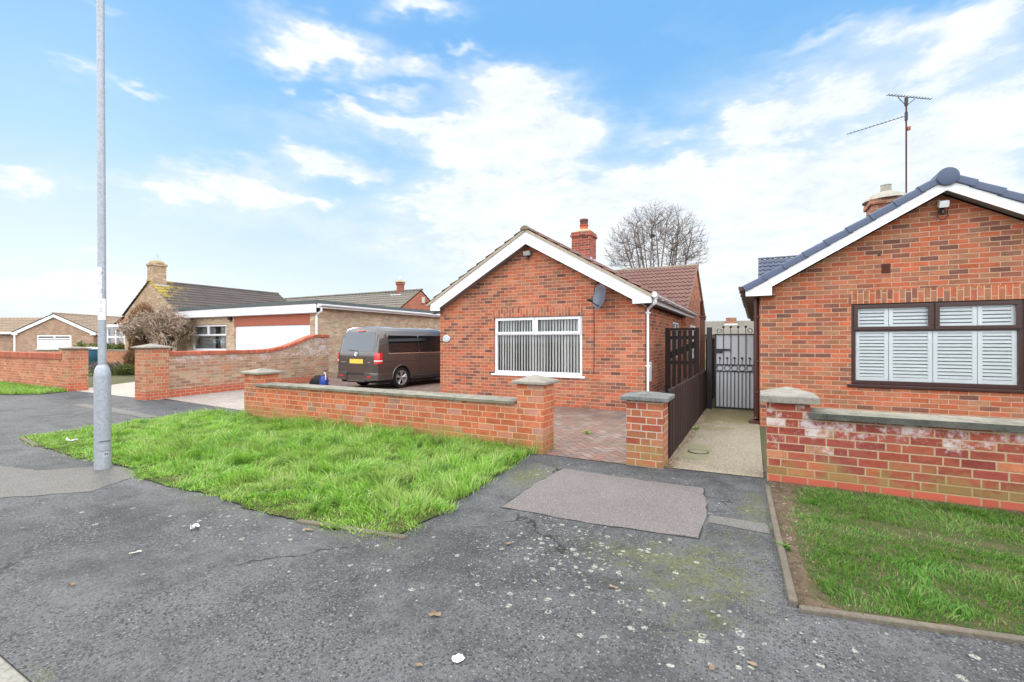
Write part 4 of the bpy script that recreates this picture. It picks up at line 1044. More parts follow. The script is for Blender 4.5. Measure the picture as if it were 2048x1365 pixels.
# TV aerial
t = thing('tv_aerial', 'tall rusty television aerial mast with two long antennas above the right chimney', 'aerial', (2.93, 12.9, 4.3))
MB().tube([(2.93, 12.9, 4.2), (2.93, 12.9, 6.72)], .016, 8).build('mast', 'rust', t)
MB().box(2.95, 3.0, 12.87, 12.93, 6.08, 6.15).build('amplifier', 'redwood', t)
def yagi(a, b, n_, el, r0, label):
    a, b = Vector(a), Vector(b); d = (b - a).normalized(); s_ = Vector((-d.y, d.x, 0)); mb = MB().tube([a, b], .007, 5)
    for i in range(n_):
        p = a + (b - a) * (i / (n_ - 1)); L = el * (1 - .35 * i / n_)
        mb.tube([p - s_ * L / 2 + Vector((0, 0, .012)), p + s_ * L / 2 + Vector((0, 0, .012))], r0, 5)
    mb.build('antenna', 'black_metal', t)
yagi((2.56, 12.60, 6.80), (3.43, 13.25, 6.80), 15, .085, .009, '')
yagi((2.93, 12.9, 6.40), (1.95, 13.40, 6.40), 16, .045, .008, '')
MB().box(2.905, 2.955, 12.88, 12.92, 6.3, 6.48).build('clamp', 'black_metal', t); MB().box(2.90, 2.96, 12.88, 12.92, 6.62, 6.79).build('clamp', 'black_metal', t)
MB().tube([(2.75, 12.74, 6.78), (2.93, 12.9, 6.62), (3.1, 13.02, 6.78)], .008, 5).build('cradle', 'rust', t)

# ------------------------------------------------------------------ fence, trellis, gate
t = thing('picket_fence', 'low dark brown close picket fence along the aggregate path', 'fence', (-.93, 8.3, 0))
mb = MB(); v = 5.92
while v < 10.82:
    h = .875 + random.uniform(-.008, .008) - .012 * (v - 5.9) / 5; x = -.925 + random.uniform(-.003, .003)
    w_ = .0675
    pts = [(x, v, .03), (x, v + w_, .03), (x, v + w_, h - .02), (x, v + w_ * .75, h - .004), (x, v + w_ / 2, h), (x, v + w_ * .25, h - .004), (x, v, h - .02)]
    mb.prism(pts, (-.018, 0, 0)); v += .0715
mb.build('pickets', 'fence', t)
rl = MB().box(-.995, -.945, 5.90, 10.85, .62, .69); rl.box(-.995, -.945, 5.90, 10.85, .2, .27)
rl.build('rails', 'fence', t)
for v in (5.98, 8.2, 10.7): MB().box(-1.07, -.997, v, v + .075, 0, .84).build('post', 'fence', t)

t = thing('trellis_screen', 'nearly black slatted wooden screen between the bungalow wall and the brown fence', 'screen', (-1.4, 10.9, 0))
x0, x1, y = -1.80, -1.09, 10.92
MB().box(x0, x0 + .075, y - .035, y + .04, 0, 1.78).build('post', 'trellis', t)
MB().box(x1 - .06, x1, y - .035, y + .04, 0, 1.78).build('post', 'trellis', t)
mb = MB(); mb.box(x0 + .075, x1 - .06, y - .03, y + .03, 1.72, 1.775); mb.box(x0 + .075, x1 - .06, y + .012, y + .03, 1.52, 1.60); mb.box(x0 + .075, x1 - .06, y + .012, y + .03, .96, 1.04); mb.box(x0 + .075, x1 - .06, y + .012, y + .03, .3, .38)
xx = x0 + .115
mb.box(x0 + .076, x0 + .112, y - .012, y + .01, .1, 1.715)
while xx < x1 - .1: 
    mb.box(xx + .035, min(xx + .112, x1 - .062), y - .012, y + .01, .1, 1.715); xx += .115
# diagonal battens
dz = MB().obox(((x0 + x1) / 2, y + .04, 1.28), (.33, 0, .16), (0, .008, 0), (-.03, 0, .06))
mb.v += []; mb.add(dz.v, dz.f)
mb.build('slats', 'trellis', t)

t = thing('side_post', 'reddish brown timber post behind the dark screen', 'post', (-1.04, 11.3, 0))
MB().box(-1.10, -1.0, 11.25, 11.35, 0, 2.02).build('shaft', 'brown_wood', t); MB().box(-1.125, -.975, 11.225, 11.375, 2.02, 2.05).build('post_cap', 'brown_wood', t)
t = thing('gate_post', 'black square steel gate post left of the iron gate', 'gate post', (-.87, 10.88, 0))
MB().box(-.92, -.82, 10.83, 10.93, 0, 1.78).build('shaft', 'black_metal', t, bevel=.004); MB().box(-.925, -.815, 10.825, 10.935, 1.78, 1.79).build('post_cap', 'alu', t)

t = thing('iron_gate', 'tall black wrought iron gate backed with silver sheet metal', 'gate', (-.38, 10.88, 0))
gx0, gx1, gy = -.765, .01, 10.87
fr_ = MB(); bw = .010
fr_.box(gx0, gx0 + .03, gy - .012, gy + .012, .03, 1.64); fr_.box(gx1 - .03, gx1, gy - .012, gy + .012, .03, 1.64)
for z, h in ((.04, .025), (.825, .02), (.965, .02), (1.615, .022)): fr_.box(gx0 + .03, gx1 - .03, gy - .010, gy + .010, z, z + h)
fr_.box(gx0 + .03, gx0 + .30, gy - .014, gy + .014, 1.275, 1.315); fr_.box(gx0 + .03, gx0 + .15, gy - .016, gy + .016, 1.225, 1.274)
frame = fr_.build('frame', 'black_metal', t)
brs = MB(); sp = (gx1 - gx0 - .06) / 5
for i in range(1, 10):
    xx = gx0 + .03 + sp / 2 * i
    if i % 2 == 0:
        brs.box(xx - .007, xx + .007, gy - .007, gy + .007, .06, .825); brs.box(xx - .007, xx + .007, gy - .006, gy + .006, .985, 1.76)
        brs.lathe([(.004, 1.755), (.02, 1.765), (.028, 1.785), (.02, 1.80), (.004, 1.806)], (xx, gy, 0), 10)
    else:
        brs.box(xx - .007, xx + .007, gy - .007, gy + .007, .06, .825); brs.box(xx - .006, xx + .006, gy - .006, gy + .006, .985, 1.10)
        brs.lathe([(.004, 1.095), (.018, 1.105), (.024, 1.12), (.018, 1.135), (.004, 1.14)], (xx, gy, 0), 10)
sub(brs, 'bars', 'black_metal', frame)
rg = MB()
for i in range(5):
    cx = gx0 + .03 + sp * (i + .5); pts = [(cx + .058 * math.cos(a), gy, .905 + .058 * math.sin(a)) for a in np.linspace(0, 6.2832, 20)]
    rg.tube(pts, .0065, 5, cap=False)
sub(rg, 'rings', 'black_metal', frame)
for sx, cx in ((1, gx0 + .05), (-1, gx1 - .05)):
    pts = [(cx + sx * (.05 - .05 * math.cos(a) * (1 - a / 12)), gy, 1.70 + .05 * math.sin(a) * (1 - a / 12)) for a in np.linspace(-1.2, 5, 22)]
    sub(MB().tube(pts, .007, 5), 'scroll', 'black_metal', frame)
MB().box(gx0 + .032, gx1 - .012, gy + .014, gy + .018, .07, 1.61).build('sheet_panel', 'alu', t)
MB().box(gx0 + .10, gx0 + .14, gy - .05, gy - .017, 1.25, 1.29).build('latch', 'black_metal', t)

t = thing('manhole_cover', 'pale concrete inspection slab with round iron plate set in the path', 'manhole cover', (-.69, 6.6, 0))
MB().add([(-.905, 6.08, .012), (-.525, 6.14, .012), (-.50, 7.02, .012), (-.885, 6.96, .012), (-.905, 6.08, .0), (-.525, 6.14, .0), (-.50, 7.02, .0), (-.885, 6.96, .0)], [(0, 1, 2, 3), (4, 5, 1, 0), (5, 6, 2, 1), (6, 7, 3, 2), (7, 4, 0, 3)]).build('slab', 'slab', t)
pl = MB().lathe([(.115, .012), (.115, .020), (.10, .021)], (-.655, 6.52, 0), 28)
pl.build('lid', 'slab', t); 
pr = MB(); pts = [(-.655 + .122 * math.cos(a), 6.52 + .122 * math.sin(a), .014) for a in np.linspace(0, 6.2832, 28)]; pr.tube(pts, .009, 5, cap=False)
pr.build('rim', 'black_metal', t)

# hedge/mossy fence beyond the gate post
t = thing('mossy_fence', 'dark mossy board fence glimpsed beyond the black gate post', 'fence', (-.95, 13, 0))
MB().box(-1.0, -.95, 11.5, 20, 0, 1.55).build('panel', 'trellis', t); MB().box(-1.02, -.93, 11.5, 20, 1.55, 1.6).build('top_rail', 'cap', t)

# ------------------------------------------------------------------ garage and left houses
t = thing('garage', 'flat roofed buff brick garage with white door and red wood panel', 'garage', (-20, 12.6, 0))
gv, gu0, gu1, gb = 12.5, -24.6, -15.36, 22.5
mb = MB()
Wl, Wr, Wb, Wt = -24.15, -21.35, 1.05, 2.27
Dl, Dr = -20.75, -15.72
mb.box(gu0, Wl, gv, gv + .22, -.1, 2.60); mb.box(Wr, Dl, gv, gv + .22, -.1, 2.60); mb.box(Wl, Wr, gv, gv + .22, -.1, Wb); mb.box(Wl, Wr, gv, gv + .22, Wt, 2.62)
mb.box(Dr, gu1, gv, gv + .22, -.1, 2.62)
mb.box(gu1 - .22, gu1, gv + .22, gb, -.1, 2.962); mb.box(gu0, gu0 + .22, gv + .22, gb, -.1, 2.962)
mb.build('wall', 'brick_buff', t)
d_ = MB(); 
for i in range(9): d_.box(Dl, Dr, gv + .08, gv + .12, i * .24, i * .24 + .225); d_.box(Dl, Dr, gv + .095, gv + .12, i * .24 + .225, i * .24 + .24)
d_.build('garage_door', 'upvc', t)
MB().box(Dl, Dr, gv + .02, gv + .12, 2.165, 2.62).build('red_panel', 'redwood', t)
fs_ = MB()
for i in range(3): fs_.box(-25.35, -15.12, gv - .22, gv - .19, 2.62 + i * .115, 2.62 + i * .115 + .108)
fs_.box(-25.35, -15.15, gv - .19, gv - .17, 2.62, 2.96)
fs_.build('fascia', 'upvc', t)
MB().box(-25.3, -15.15, gv - .17, gv + .1, 2.60, 2.618).build('soffit', 'upvc_old', t)
rf = MB().box(-25.4, -15.05, gv - .26, gb + .1, 2.965, 3.10); rf.build('roof', 'felt_dark', t)
MB().box(-15.352, -15.06, gv - .165, gb, 2.80, 2.963).build('side_fascia', 'upvc_old', t)
gutter(MB(), (-14.99, gv - .1, 2.93), (-14.99, gb, 2.91), rad=.065).build('gutter', 'upvc', t)
MB().tube([(-15.02, gv - .03, 2.8), (-15.02, gv - .03, 2.68), (-15.25, gv - .03, 2.55), (-15.30, gv - .03, 2.48), (-15.30, gv - .03, .05)], .04, 8).build('downpipe', 'upvc', t)
fr = casement(t, Wl + .01, Wr - .01, Wb + .01, Wt - .01, gv + .06, (Wl + Wr) / 2 - .1, 1.78, 'upvc', 'upvc', fw=.08)
b = MB(); x = Wl + .12; i = 0
while x < Wr - .1:
    if not (14 < i < 20): b.obox((x, gv + .2, 1.66), (.045, .03, 0), (-.0006, .0008, 0), (0, 0, .56))
    x += .10; i += 1
sub(b, 'blind', 'blind', fr)
MB().box(Wl, Wr, gv + .5, gv + .55, .9, 2.4).build('room_back', 'dark_void', t)
flood((-20.95, gv - .0, 2.48), 'small black lamp on the garage front beside the red panel', 'black_metal', 1.3)

def bungalow(name, label, loc, rotz, hw, depth, eave, ridge_z, wallm, tilem, parts, ov=.25, barge=True, detail=6, local=True, tile=.15, gut='upvc'):
    """gable faces local -y, ridge runs along +y"""
    t = thing(name, label, 'bungalow', loc, None, rotz)
    tt = (ridge_z - eave) / (hw); ang = math.atan(tt); c_, s_ = math.cos(ang), math.sin(ang)
    mb = MB(); mb.prism([(-hw, 0, -.15), (hw, 0, -.15), (hw, 0, eave), (0, 0, ridge_z), (-hw, 0, eave)], (0, .25, 0))
    mb.prism([(-hw, depth - .25, -.15), (hw, depth - .25, -.15), (hw, depth - .25, eave), (0, depth - .25, ridge_z), (-hw, depth - .25, eave)], (0, .25, 0))
    mb.box(-hw, -hw + .25, .25, depth - .25, -.15, eave); mb.box(hw - .25, hw, .25, depth - .25, -.15, eave)
    mb.build('wall', wallm, t)
    r = MB(); E = hw + ov; sl = E / c_; ez = ridge_z + .07 - tt * E
    wave_roof(r, (E, -ov * .5, ez), (0, 1, 0), (-c_, 0, s_), depth + ov, sl, tile=tile, k=detail)
    wave_roof(r, (-E, -ov * .5, ez), (0, 1, 0), (c_, 0, s_), depth + ov, sl, tile=tile, k=detail)
    rf = r.build('roof', tilem, t, smooth=50)
    rd = MB(); ridge(rd, (0, -ov * .5 - .02, ridge_z + .05), (0, depth + ov * .5, ridge_z + .05), rad=.12)
    sub(rd, 'ridge_tiles', tilem, rf, smooth=50)
    if barge:
        bb = MB()
        for sg in (1, -1):
            bb.prism([(0, -ov * .5 + .02, ridge_z + .02), (sg * E, -ov * .5 + .02, ez - .05), (sg * E, -ov * .5 + .02, ez - .22), (sg * (E - .4), -ov * .5 + .02, ez - .22), (sg * (E - .4), -ov * .5 + .02, ez - .22 + .4 * tt - .06), (0, -ov * .5 + .02, ridge_z - .2)], (0, .03, 0))
        bb.build('barge_board', 'upvc', t)
        MB().box(E - .06, E - .03, .0, depth, ez - .2, ez - .05).build('fascia', gut, t); MB().box(-E + .03, -E + .06, .0, depth, ez - .2, ez - .05).build('fascia', gut, t)
    return t, rf, ez
# house behind the garage
t, rf, ez = bungalow('brick_bungalow', 'weathered buff bungalow with ochre lichened roof behind the garage', (-29.25, 13.0, 0), 0.0, 2.75, 7.6, 3.0, 4.72, 'brick_old', 'tile_old', None, ov=.16, barge=False)
for o_ in t.children:
    pass
c = MB().box(-.29, .29, .02, .68, 3.9, 5.62); ch = c.build('chimney', 'brick_old', t)
sub(MB().box(-.34, .34, -.03, .73, 5.62, 5.76), 'chimney_crown', 'brick_old', ch, bevel=.02)
sub(MB().lathe([(.38, 5.76), (.33, 5.87), (.2, 5.93), (.08, 5.95)], (0, .35, 0), 14), 'flaunching', 'lichen_cement', ch, smooth=50)
hp = MB()
for a in range(5): hp.tube([(.02 + .14 * math.cos(a * 1.26), .35 + .14 * math.sin(a * 1.26), 5.9), (.02 + .17 * math.cos(a * 1.26), .35 + .17 * math.sin(a * 1.26), 6.1), (.02, .35, 6.3)], .008, 4)
sub(hp, 'wire_guard', 'lead', ch)
sub(MB().box(.2, .48, .06, .72, 4.32, 4.60), 'flashing', 'lead', ch)
# house with the red gable
t = thing('brick_bungalow', 'grey tiled bungalow with red brick end gable and round topped chimney behind the van', 'bungalow', (-19, 23.5, 0))
mb = MB(); u, va, rz, hd = -19.0, 23.5, 4.70, 2.9
mb.prism([(u, va - hd, -.1), (u, va + hd, -.1), (u, va + hd, rz - hd * .64), (u, va, rz), (u, va - hd, rz - hd * .64)], (-.25, 0, 0))
mb.box(-46, u - .25, va - hd, va - hd + .25, -.1, rz - hd * .64); mb.box(-46, u - .25, va + hd - .25, va + hd, -.1, rz - hd * .64)
mb.build('wall', 'brick_red3', t)
an = math.atan(.64); r = MB(); E = hd + .12
wave_roof(r, (-46, va - E, rz + .1 - .64 * E), (1, 0, 0), (0, math.cos(an), math.sin(an)), 27.08, E / math.cos(an), tile=.3, k=3, course=.33)
wave_roof(r, (-46, va + E, rz + .1 - .64 * E), (1, 0, 0), (0, -math.cos(an), math.sin(an)), 27.08, E / math.cos(an), tile=.3, k=3, course=.33)
rf = r.build('roof', 'tile_grey', t, smooth=50)
rd = MB(); ridge(rd, (-46, va, rz + .09), (u + .08, va, rz + .09), rad=.12); sub(rd, 'ridge_tiles', 'tile_grey', rf, smooth=50)
cu = -20.75
ch = MB().lathe([(.33, 4.2), (.33, 5.22), (.40, 5.24), (.40, 5.40)], (cu, va, 0), 4, sq=1.0).build('chimney', 'brick_chim', t)
sub(MB().lathe([(.36, 5.40), (.3, 5.47), (.12, 5.5)], (cu, va, 0), 14), 'flaunching', 'cement', ch, smooth=40)
sub(MB().lathe([(.1, 5.49), (.11, 5.6), (.07, 5.74), (.02, 5.8)], (cu, va, 0), 12), 'chimney_pot', 'lead', ch, smooth=40)
sub(MB().box(cu - .45, cu + .45, va - .5, va - .25, 4.40, 4.56), 'flashing', 'upvc_old', ch)
MB().box(u + .0, u + .09, va + .0, va + .26, 3.95, 4.35).build('alarm_box', 'plate_w', t, bevel=.02)
MB().box(u + .0, u + .25, va + 1.55, va + 1.95, 3.45, 3.58).build('end_bracket', 'upvc', t)

# far left bungalow facing the camera
t, rf, ez = bungalow('brick_bungalow', 'distant tan brick bungalow with white gable boards beyond the left wall', (-44.39, 13.9, 0), R(27.8), 2.75, 9, 2.2, 3.42, 'brick_tan', 'tile_far', None, ov=.25, detail=3, tile=.3)
fr = casement(t, -1.25, 1.2, .95, 1.92, -.03, 0.0, 1.68, 'upvc', 'upvc', fw=.09, deep=.03)
sub(MB().box(-1.15, 1.1, -.008, -.004, 1.06, 1.6), 'net_curtain', 'shutter', fr)
mb = MB(); mb.box(-14, -2.75, .6, .85, -.15, 2.2); mb.build('side_wall', 'brick_tan', t)
r = MB(); wave_roof(r, (-14, .3, 2.16), (1, 0, 0), (0, .9, .43), 13.0, 2.75, tile=.3, k=3); r.build('side_roof', 'tile_far', t, smooth=50)
MB().box(-14, -2.99, .22, .27, 2.02, 2.18).build('side_fascia', 'upvc', t)
MB().tube([(-2.9, -.02, 2.1), (-2.85, -.04, 1.95), (-2.85, -.04, 0)], .06, 8).build('downpipe', 'upvc', t)
# another roof peeping behind it
t, rf, ez = bungalow('brick_bungalow', 'far bungalow with a plain tan roof just right of the white gable boards', (-47.5, 22.0, 0), R(20), 3.4, 9, 2.3, 3.95, 'brick_tan', 'tile_far', None, detail=3, tile=.3)
# bungalow with the white porch
t, rf, ez = bungalow('brick_bungalow', 'far brown roofed bungalow with small chimney and glazed white porch', (-36.2, 16.0, 0), R(8), 3.9, 9, 2.35, 4.35, 'brick_lw', 'tile_far', None, barge=False, detail=3, tile=.3)
c = MB().box(-.45, .35, 1.4, 2.2, 3.8, 5.05); ch = c.build('chimney', 'brick_old', t)
sub(MB().box(-.52, .42, 1.33, 2.27, 5.05, 5.2), 'chimney_crown', 'lichen_cement', ch, bevel=.02)
pf = MB(); px0, px1, pz = -1.6, 2.0, 2.3
for xx in (px0, px0 + .85, px0 + 1.7, px1 - .1): pf.box(xx, xx + .1, -1.5, -1.4, .1, pz)
for z in (.1, .55, 1.72, pz - .02): pf.box(px0, px1, -1.495, -1.405, z, z + .12)
pf.box(px0 - .15, px1 + .15, -1.7, 0, pz + .10, pz + .28)
fr = pf.build('porch', 'upvc', t)
sub(MB().box(px0 + .05, px1 - .05, -1.44, -1.43, .2, pz), 'pane', 'glass', fr)
MB().box(px0 - .2, px1 + .2, -1.6, -.05, -.1, .12).build('porch_base', 'drive_conc', t)
# roof beyond the iron gate
t = thing('brick_bungalow', 'distant grey roofed bungalow seen above the iron gate', 'bungalow', (-2, 42, 0))
mb = MB(); mb.box(-16, 12, 41.0, 47, -.1, 2.2); mb.build('wall', 'brick_tan', t)
r = MB(); wave_roof(r, (-16, 40.7, 2.05), (1, 0, 0), (0, .93, .36), 28, 3.35, tile=.3, k=3); wave_roof(r, (-16, 46.95, 2.05), (1, 0, 0), (0, -.93, .36), 28, 3.35, tile=.3, k=3)
rf = r.build('roof', 'tile_far2', t, smooth=50)
ch = MB().box(-2.15, -1.35, 43.0, 43.6, 2.8, 3.5).build('chimney', 'brick_chim_r', t)
sub(MB().box(-2.25, -1.25, 42.7, 42.98, 2.72, 2.98), 'flashing', 'upvc', ch)

# low wall, tank, shrubs on the left
t = thing('low_wall', 'low orange brick wall behind the blue tank', 'garden wall', (-31, 12.2, 0))
MB().box(-39, -28.6, 12.4, 12.62, -.1, .95).build('wall_body', 'brick_lw', t); MB().box(-39, -28.6, 12.37, 12.65, .95, 1.02).build('coping', 'cap', t)
t = thing('water_tank', 'round teal blue plastic tank standing beyond the left gate piers', 'water tank', (-29.6, 10.5, 0))
MB().lathe([(.42, .15), (.45, .2), (.62, .55), (.70, .75), (.70, 1.02), (.66, 1.05)], (-29.6, 10.5, 0), 20).build('tub', 'tank', t, smooth=40)
MB().lathe([(.72, 1.05), (.72, 1.10), (.5, 1.18), (.1, 1.2)], (-29.6, 10.5, 0), 20).build('lid', 'tank', t, smooth=40)
MB().box(-30.0, -29.2, 10.1, 10.9, 0, .15).build('stand', 'drive_conc', t)

def leafball(mb, c, r, n, size, up=0.0, seed=0, shell=.5, mi=0, lowcut=None):
    rr = np.random.default_rng(seed)
    for i in range(n):
        d = rr.normal(size=3); d /= np.linalg.norm(d); k_ = shell + (1 - shell) * rr.random() ** .5
        p = Vector((c[0] + d[0] * r[0] * k_, c[1] + d[1] * r[1] * k_, c[2] + d[2] * r[2] * k_))
        if lowcut is not None and p.z < lowcut: continue
        a = Vector(rr.normal(size=3)); a.z += up * 2.2; a.normalize()
        b = a.cross(Vector(rr.normal(size=3))).normalized(); s_ = size * (.6 + .8 * rr.random())
        w_ = s_ * (.10 if up > 0 else .45)
        mb.add([p - b * w_, p + b * w_, p + a * s_], [(0, 1, 2)], mi)
    return mb
def tapered(mb, p0, p1, r0, r1, n=5): mb.tube([p0, (Vector(p0) + Vector(p1)) / 2 + Vector((random.gauss(0, .02), random.gauss(0, .02), 0)), p1], [r0, (r0 + r1) / 2, r1], n)

t = thing('conifer_shrub', 'tall russet brown dried conifer shrub beside the buff gable', 'shrub', (-26.0, 11.15, 0))
mb = MB(); bx, by = -26.0, 11.15
for i in range(30):
    a = random.uniform(0, 6.28); rr = random.uniform(.05, .5)
    tapered(mb, (bx + .1 * math.cos(a), by + .1 * math.sin(a), 0), (bx + rr * math.cos(a), by + rr * math.sin(a), random.uniform(1.8, 3.0)), .03, .008, 4)
mb.build('stems', 'bark', t)
mb = MB()
for i in range(34):
    a = random.uniform(0, 6.28); rr = random.uniform(0, .38); z = random.uniform(.4, 3.0)
    sz = .36 * (1.0 - .35 * abs(z - 1.7) / 1.5)
    leafball(mb, (bx + rr * math.cos(a), by + rr * math.sin(a), z), (sz, sz, sz * 1.3), 420, .22, .9, i, .05)
mb.build('foliage', 'leaf_brown', t)
t = thing('climbing_shrub', 'bare twiggy grey brown shrub spreading against the buff gable wall', 'shrub', (-24.4, 11.0, 0))
mb = MB(); bx, by = -24.35, 11.45; tips = []
def grow(mb, p, d, L, r, depth, spread, tips=None, n=4):
    q = p + d * L * .5 + Vector((random.gauss(0, .05), random.gauss(0, .05), random.gauss(0, .03))) * L
    e = p + d * L
    mb.tube([p, q, e], [r, r * .85, r * .68], n, cap=False)
    if tips is not None and depth <= 1: tips.append(e)
    if depth == 0: return
    for k_ in range(random.choice((2, 3, 3))):
        nd = (d + Vector((random.gauss(0, spread), random.gauss(0, spread), random.gauss(0, spread * .8)))).normalized()
        grow(mb, e if k_ else e, nd, L * random.uniform(.62, .88), r * .62, depth - 1, spread, tips, n)
for i in range(12):
    a = random.uniform(0, 6.28)
    grow(mb, Vector((bx + random.gauss(0, .36), by + random.gauss(0, .3), 0)), Vector((random.gauss(0, .16), random.gauss(0, .14), 1)).normalized(), random.uniform(.74, .92), .026, 4, .30, tips)
mb.build('stems', 'bark', t)
mb = MB()
for i, p in enumerate(tips):
    if i % 3 == 0: leafball(mb, p, (.28, .28, .26), 36, .20, .12, 100 + i, .0)
mb.build('twigs', 'leaf_twig', t)
mb = MB()
for i in range(14):
    p = Vector((bx + random.uniform(-.7, 1.0), by - .55, random.uniform(1.6, 2.4))); pts = [p]
    for k_ in range(4): p = p + Vector((.16, random.gauss(0, .04), -.02 - .06 * k_ + random.gauss(0, .03))); pts.append(p)
    mb.tube(pts, .009, 4)
mb.build('dry_stalks', 'straw', t)
for (bx, by, s_, lab, m_) in ((-25.6, 9.8, .62, 'low dark heather bush in front of the brown conifer', 'leaf_mauve'), (-27.2, 10.3, .5, 'rounded brown low bush by the white porch', 'leaf_brown'), (-24.6, 9.9, .5, 'small green brown bush under the twiggy shrub', 'leaf_hedge')):
    t = thing('low_bush', lab, 'bush', (bx, by, 0), 'low bushes by the left drive')
    mb = MB(); 
    for i in range(7): leafball(mb, (bx + random.gauss(0, s_ * .5), by + random.gauss(0, s_ * .4), s_ * .42), (s_ * .5, s_ * .5, s_ * .5), 240, .13, .2, 300 + i, .3, lowcut=0)
    mb.build('foliage', m_, t)
    MB().tube([(bx, by, 0), (bx, by, s_ * .6)], [.04, .02], 5).build('stem', 'bark', t)
t = thing('clipped_hedge', 'low green hedge behind the left boundary wall pier', 'hedge', (-30, 13.6, 0))
mb = MB()
for i in range(26): leafball(mb, (-39 + i * .42, 13.4 + random.gauss(0, .1), .95 + random.gauss(0, .06)), (.42, .35, .42), 150, .13, 0, 500 + i, .4)
mb.build('foliage', 'leaf_hedge', t); MB().box(-39, -28.3, 13.3, 13.5, 0, .7).build('stems', 'bark', t)

# ------------------------------------------------------------------ bare tree
random.seed(5)
t = thing('bare_tree', 'leafless winter tree with upright fanning branches behind the centre roof', 'tree', (-6.2, 33.5, 0))
tr = MB(); cr = MB(); base = Vector((-6.2, 33.5, 0))
tr.tube([base + Vector((0, 0, -.1)), base + Vector((.05, 0, 1.2)), base + Vector((0, .05, 2.4))], [.45, .36, .33], 10)
tr.build('trunk', 'bark', t, smooth=60)
cR, fR = Vector((.885, .466, 0)), Vector((-.466, .885, 0))
# a crown that fills a dome: limbs first, then each new tip joins the nearest branch already there
tn, trd = [], []
def branch(p, q, r0, r1, k_=4, bow=.12):
    L = (q - p).length; off = Vector((random.gauss(0, bow * .4), random.gauss(0, bow * .4), -bow)) * L; pts = []; rr = []
    for i in range(k_ + 1):
        f = i / k_; x = p.lerp(q, f) + off * (4 * f * (1 - f)) * .5; pts.append(x); rr.append(r0 + (r1 - r0) * f)
        if i: tn.append(x); trd.append(rr[-1])
    cr.tube(pts, rr, 5 if r0 > .04 else 3, cap=False)
cc_ = base + Vector((0, 0, 7.7))
def dome(f):
    while True:
        v = Vector((random.gauss(0, 1), random.gauss(0, 1), random.gauss(0, 1))).normalized()
        if v.z > -.25: return cc_ + Vector((v.x * 3.6, v.y * 3.6, v.z * 3.55)) * f
for i in range(17):
    s_ = -1 + 2 * i / 16; q = cc_ + cR * s_ * 2.5 + fR * random.gauss(0, 1.3) + Vector((0, 0, 2.6 * math.sqrt(max(.05, 1 - s_ * s_ * .9)) - .6 + random.gauss(0, .3)))
    branch(base + Vector((0, 0, random.uniform(1.8, 2.6))) + cR * s_ * .3, q, .11 if i % 3 == 0 else .075, .03, 9, .10)
for n_, lo, hi, r0, r1, k_ in ((150, .45, .88, .026, .012, 5), (950, .5, .98, .012, .008, 3), (3600, .55, 1.04, .008, .006, 2)):
    A_ = np.array([tuple(p) for p in tn]); bz = np.array(tuple(base + Vector((0, 0, 2.5))))
    rad_ = np.linalg.norm(A_ - bz, axis=1)
    for _ in range(n_):
        q = dome(random.uniform(lo, hi)); qa = np.array(tuple(q)); dd = np.linalg.norm(A_ - qa, axis=1)
        dd = dd + np.where(rad_ > np.linalg.norm(qa - bz) - .15, 5.0, 0) + np.where(A_[:, 2] > qa[2], 1.0, 0)
        j = int(dd.argmin()); p = Vector(A_[j])
        if (q - p).length > 2.6: continue
        branch(p, q, min(trd[j], r0), r1, k_, .10)
cr.build('crown', 'twig', t)
tag(MB().lathe([(.02, 8.78), (.14, 8.8), (.22, 8.9), (.2, 8.98), (.05, 9.0)], (-6.35, 33.2, 0), 9).build('bird_nest', 'bark'), 'small dark nest high in the bare tree', 'nest')

# ------------------------------------------------------------------ lamp post
t = thing('lamp_post', 'tall galvanised steel street lamp column standing at the grass edge', 'lamp post', (-6.67, 2.50, 0), None, 0.0)
t.rotation_euler = (0, R(-.6), 0)
base = MB().lathe([(.0785, -.1), (.078, .3), (.077, 1.06), (.0765, 1.09), (.068, 1.15), (.050, 1.19), (.040, 1.2)], n=32)
base.build('base', 'galv', t, smooth=35)
MB().lathe([(.040, 1.195), (.039, 1.6), (.035, 6.2), (.034, 6.3)], n=24).build('shaft', 'galv', t, smooth=35)
hd = MB().tube([(0, 0, 6.28), (0, -.08, 6.45), (0, -.4, 6.52)], [.047, .04, .035], 10); hd.obox((0, -.72, 6.53), (.11, 0, 0), (0, .34, 0), (0, 0, .06))
hd.build('lantern', 'galv', t, smooth=35)
# curved access door on the side facing the pavement
dirc = math.atan2(-2.5, 6.67)
def shell(r, a0, a1, z0, z1, th, n_=10):
    vs = []; 
    for z in (z0, z1):
        for rr in (r, r + th):
            for i in range(n_ + 1):
                a = dirc + a0 + (a1 - a0) * i / n_; vs.append((rr * math.cos(a), rr * math.sin(a), z))
    m = n_ + 1; fs = []
    for i in range(n_): fs += [(m + i, m + i + 1, 3 * m + i + 1, 3 * m + i), (i, 2 * m + i, 2 * m + i + 1, i + 1), (2 * m + i, 3 * m + i, 3 * m + i + 1, 2 * m + i + 1), (i, i + 1, m + i + 1, m + i)]
    fs += [(0, m, 3 * m, 2 * m), (n_, 2 * m + n_, 3 * m + n_, m + n_)]
    return MB().add(vs, fs)
door = shell(.0763, -.45, 1.0, .33, .93, .006); door.build('access_door', 'galv', t, smooth=35, recalc=True)
shell(.0781, -.42, .95, .318, .327, .004).build('door_gap', 'ink', t)
shell(.0804, .30, .36, .855, .868, .001, 3).build('lock', 'ink', t)
lb = shell(.0780, .0, .75, .145, .205, .0012); lb.build('stencil_plate', 'ink_pale', t)
shell(.0782, -.2, .75, .208, .213, .0015).build('stencil_line', 'ink', t)
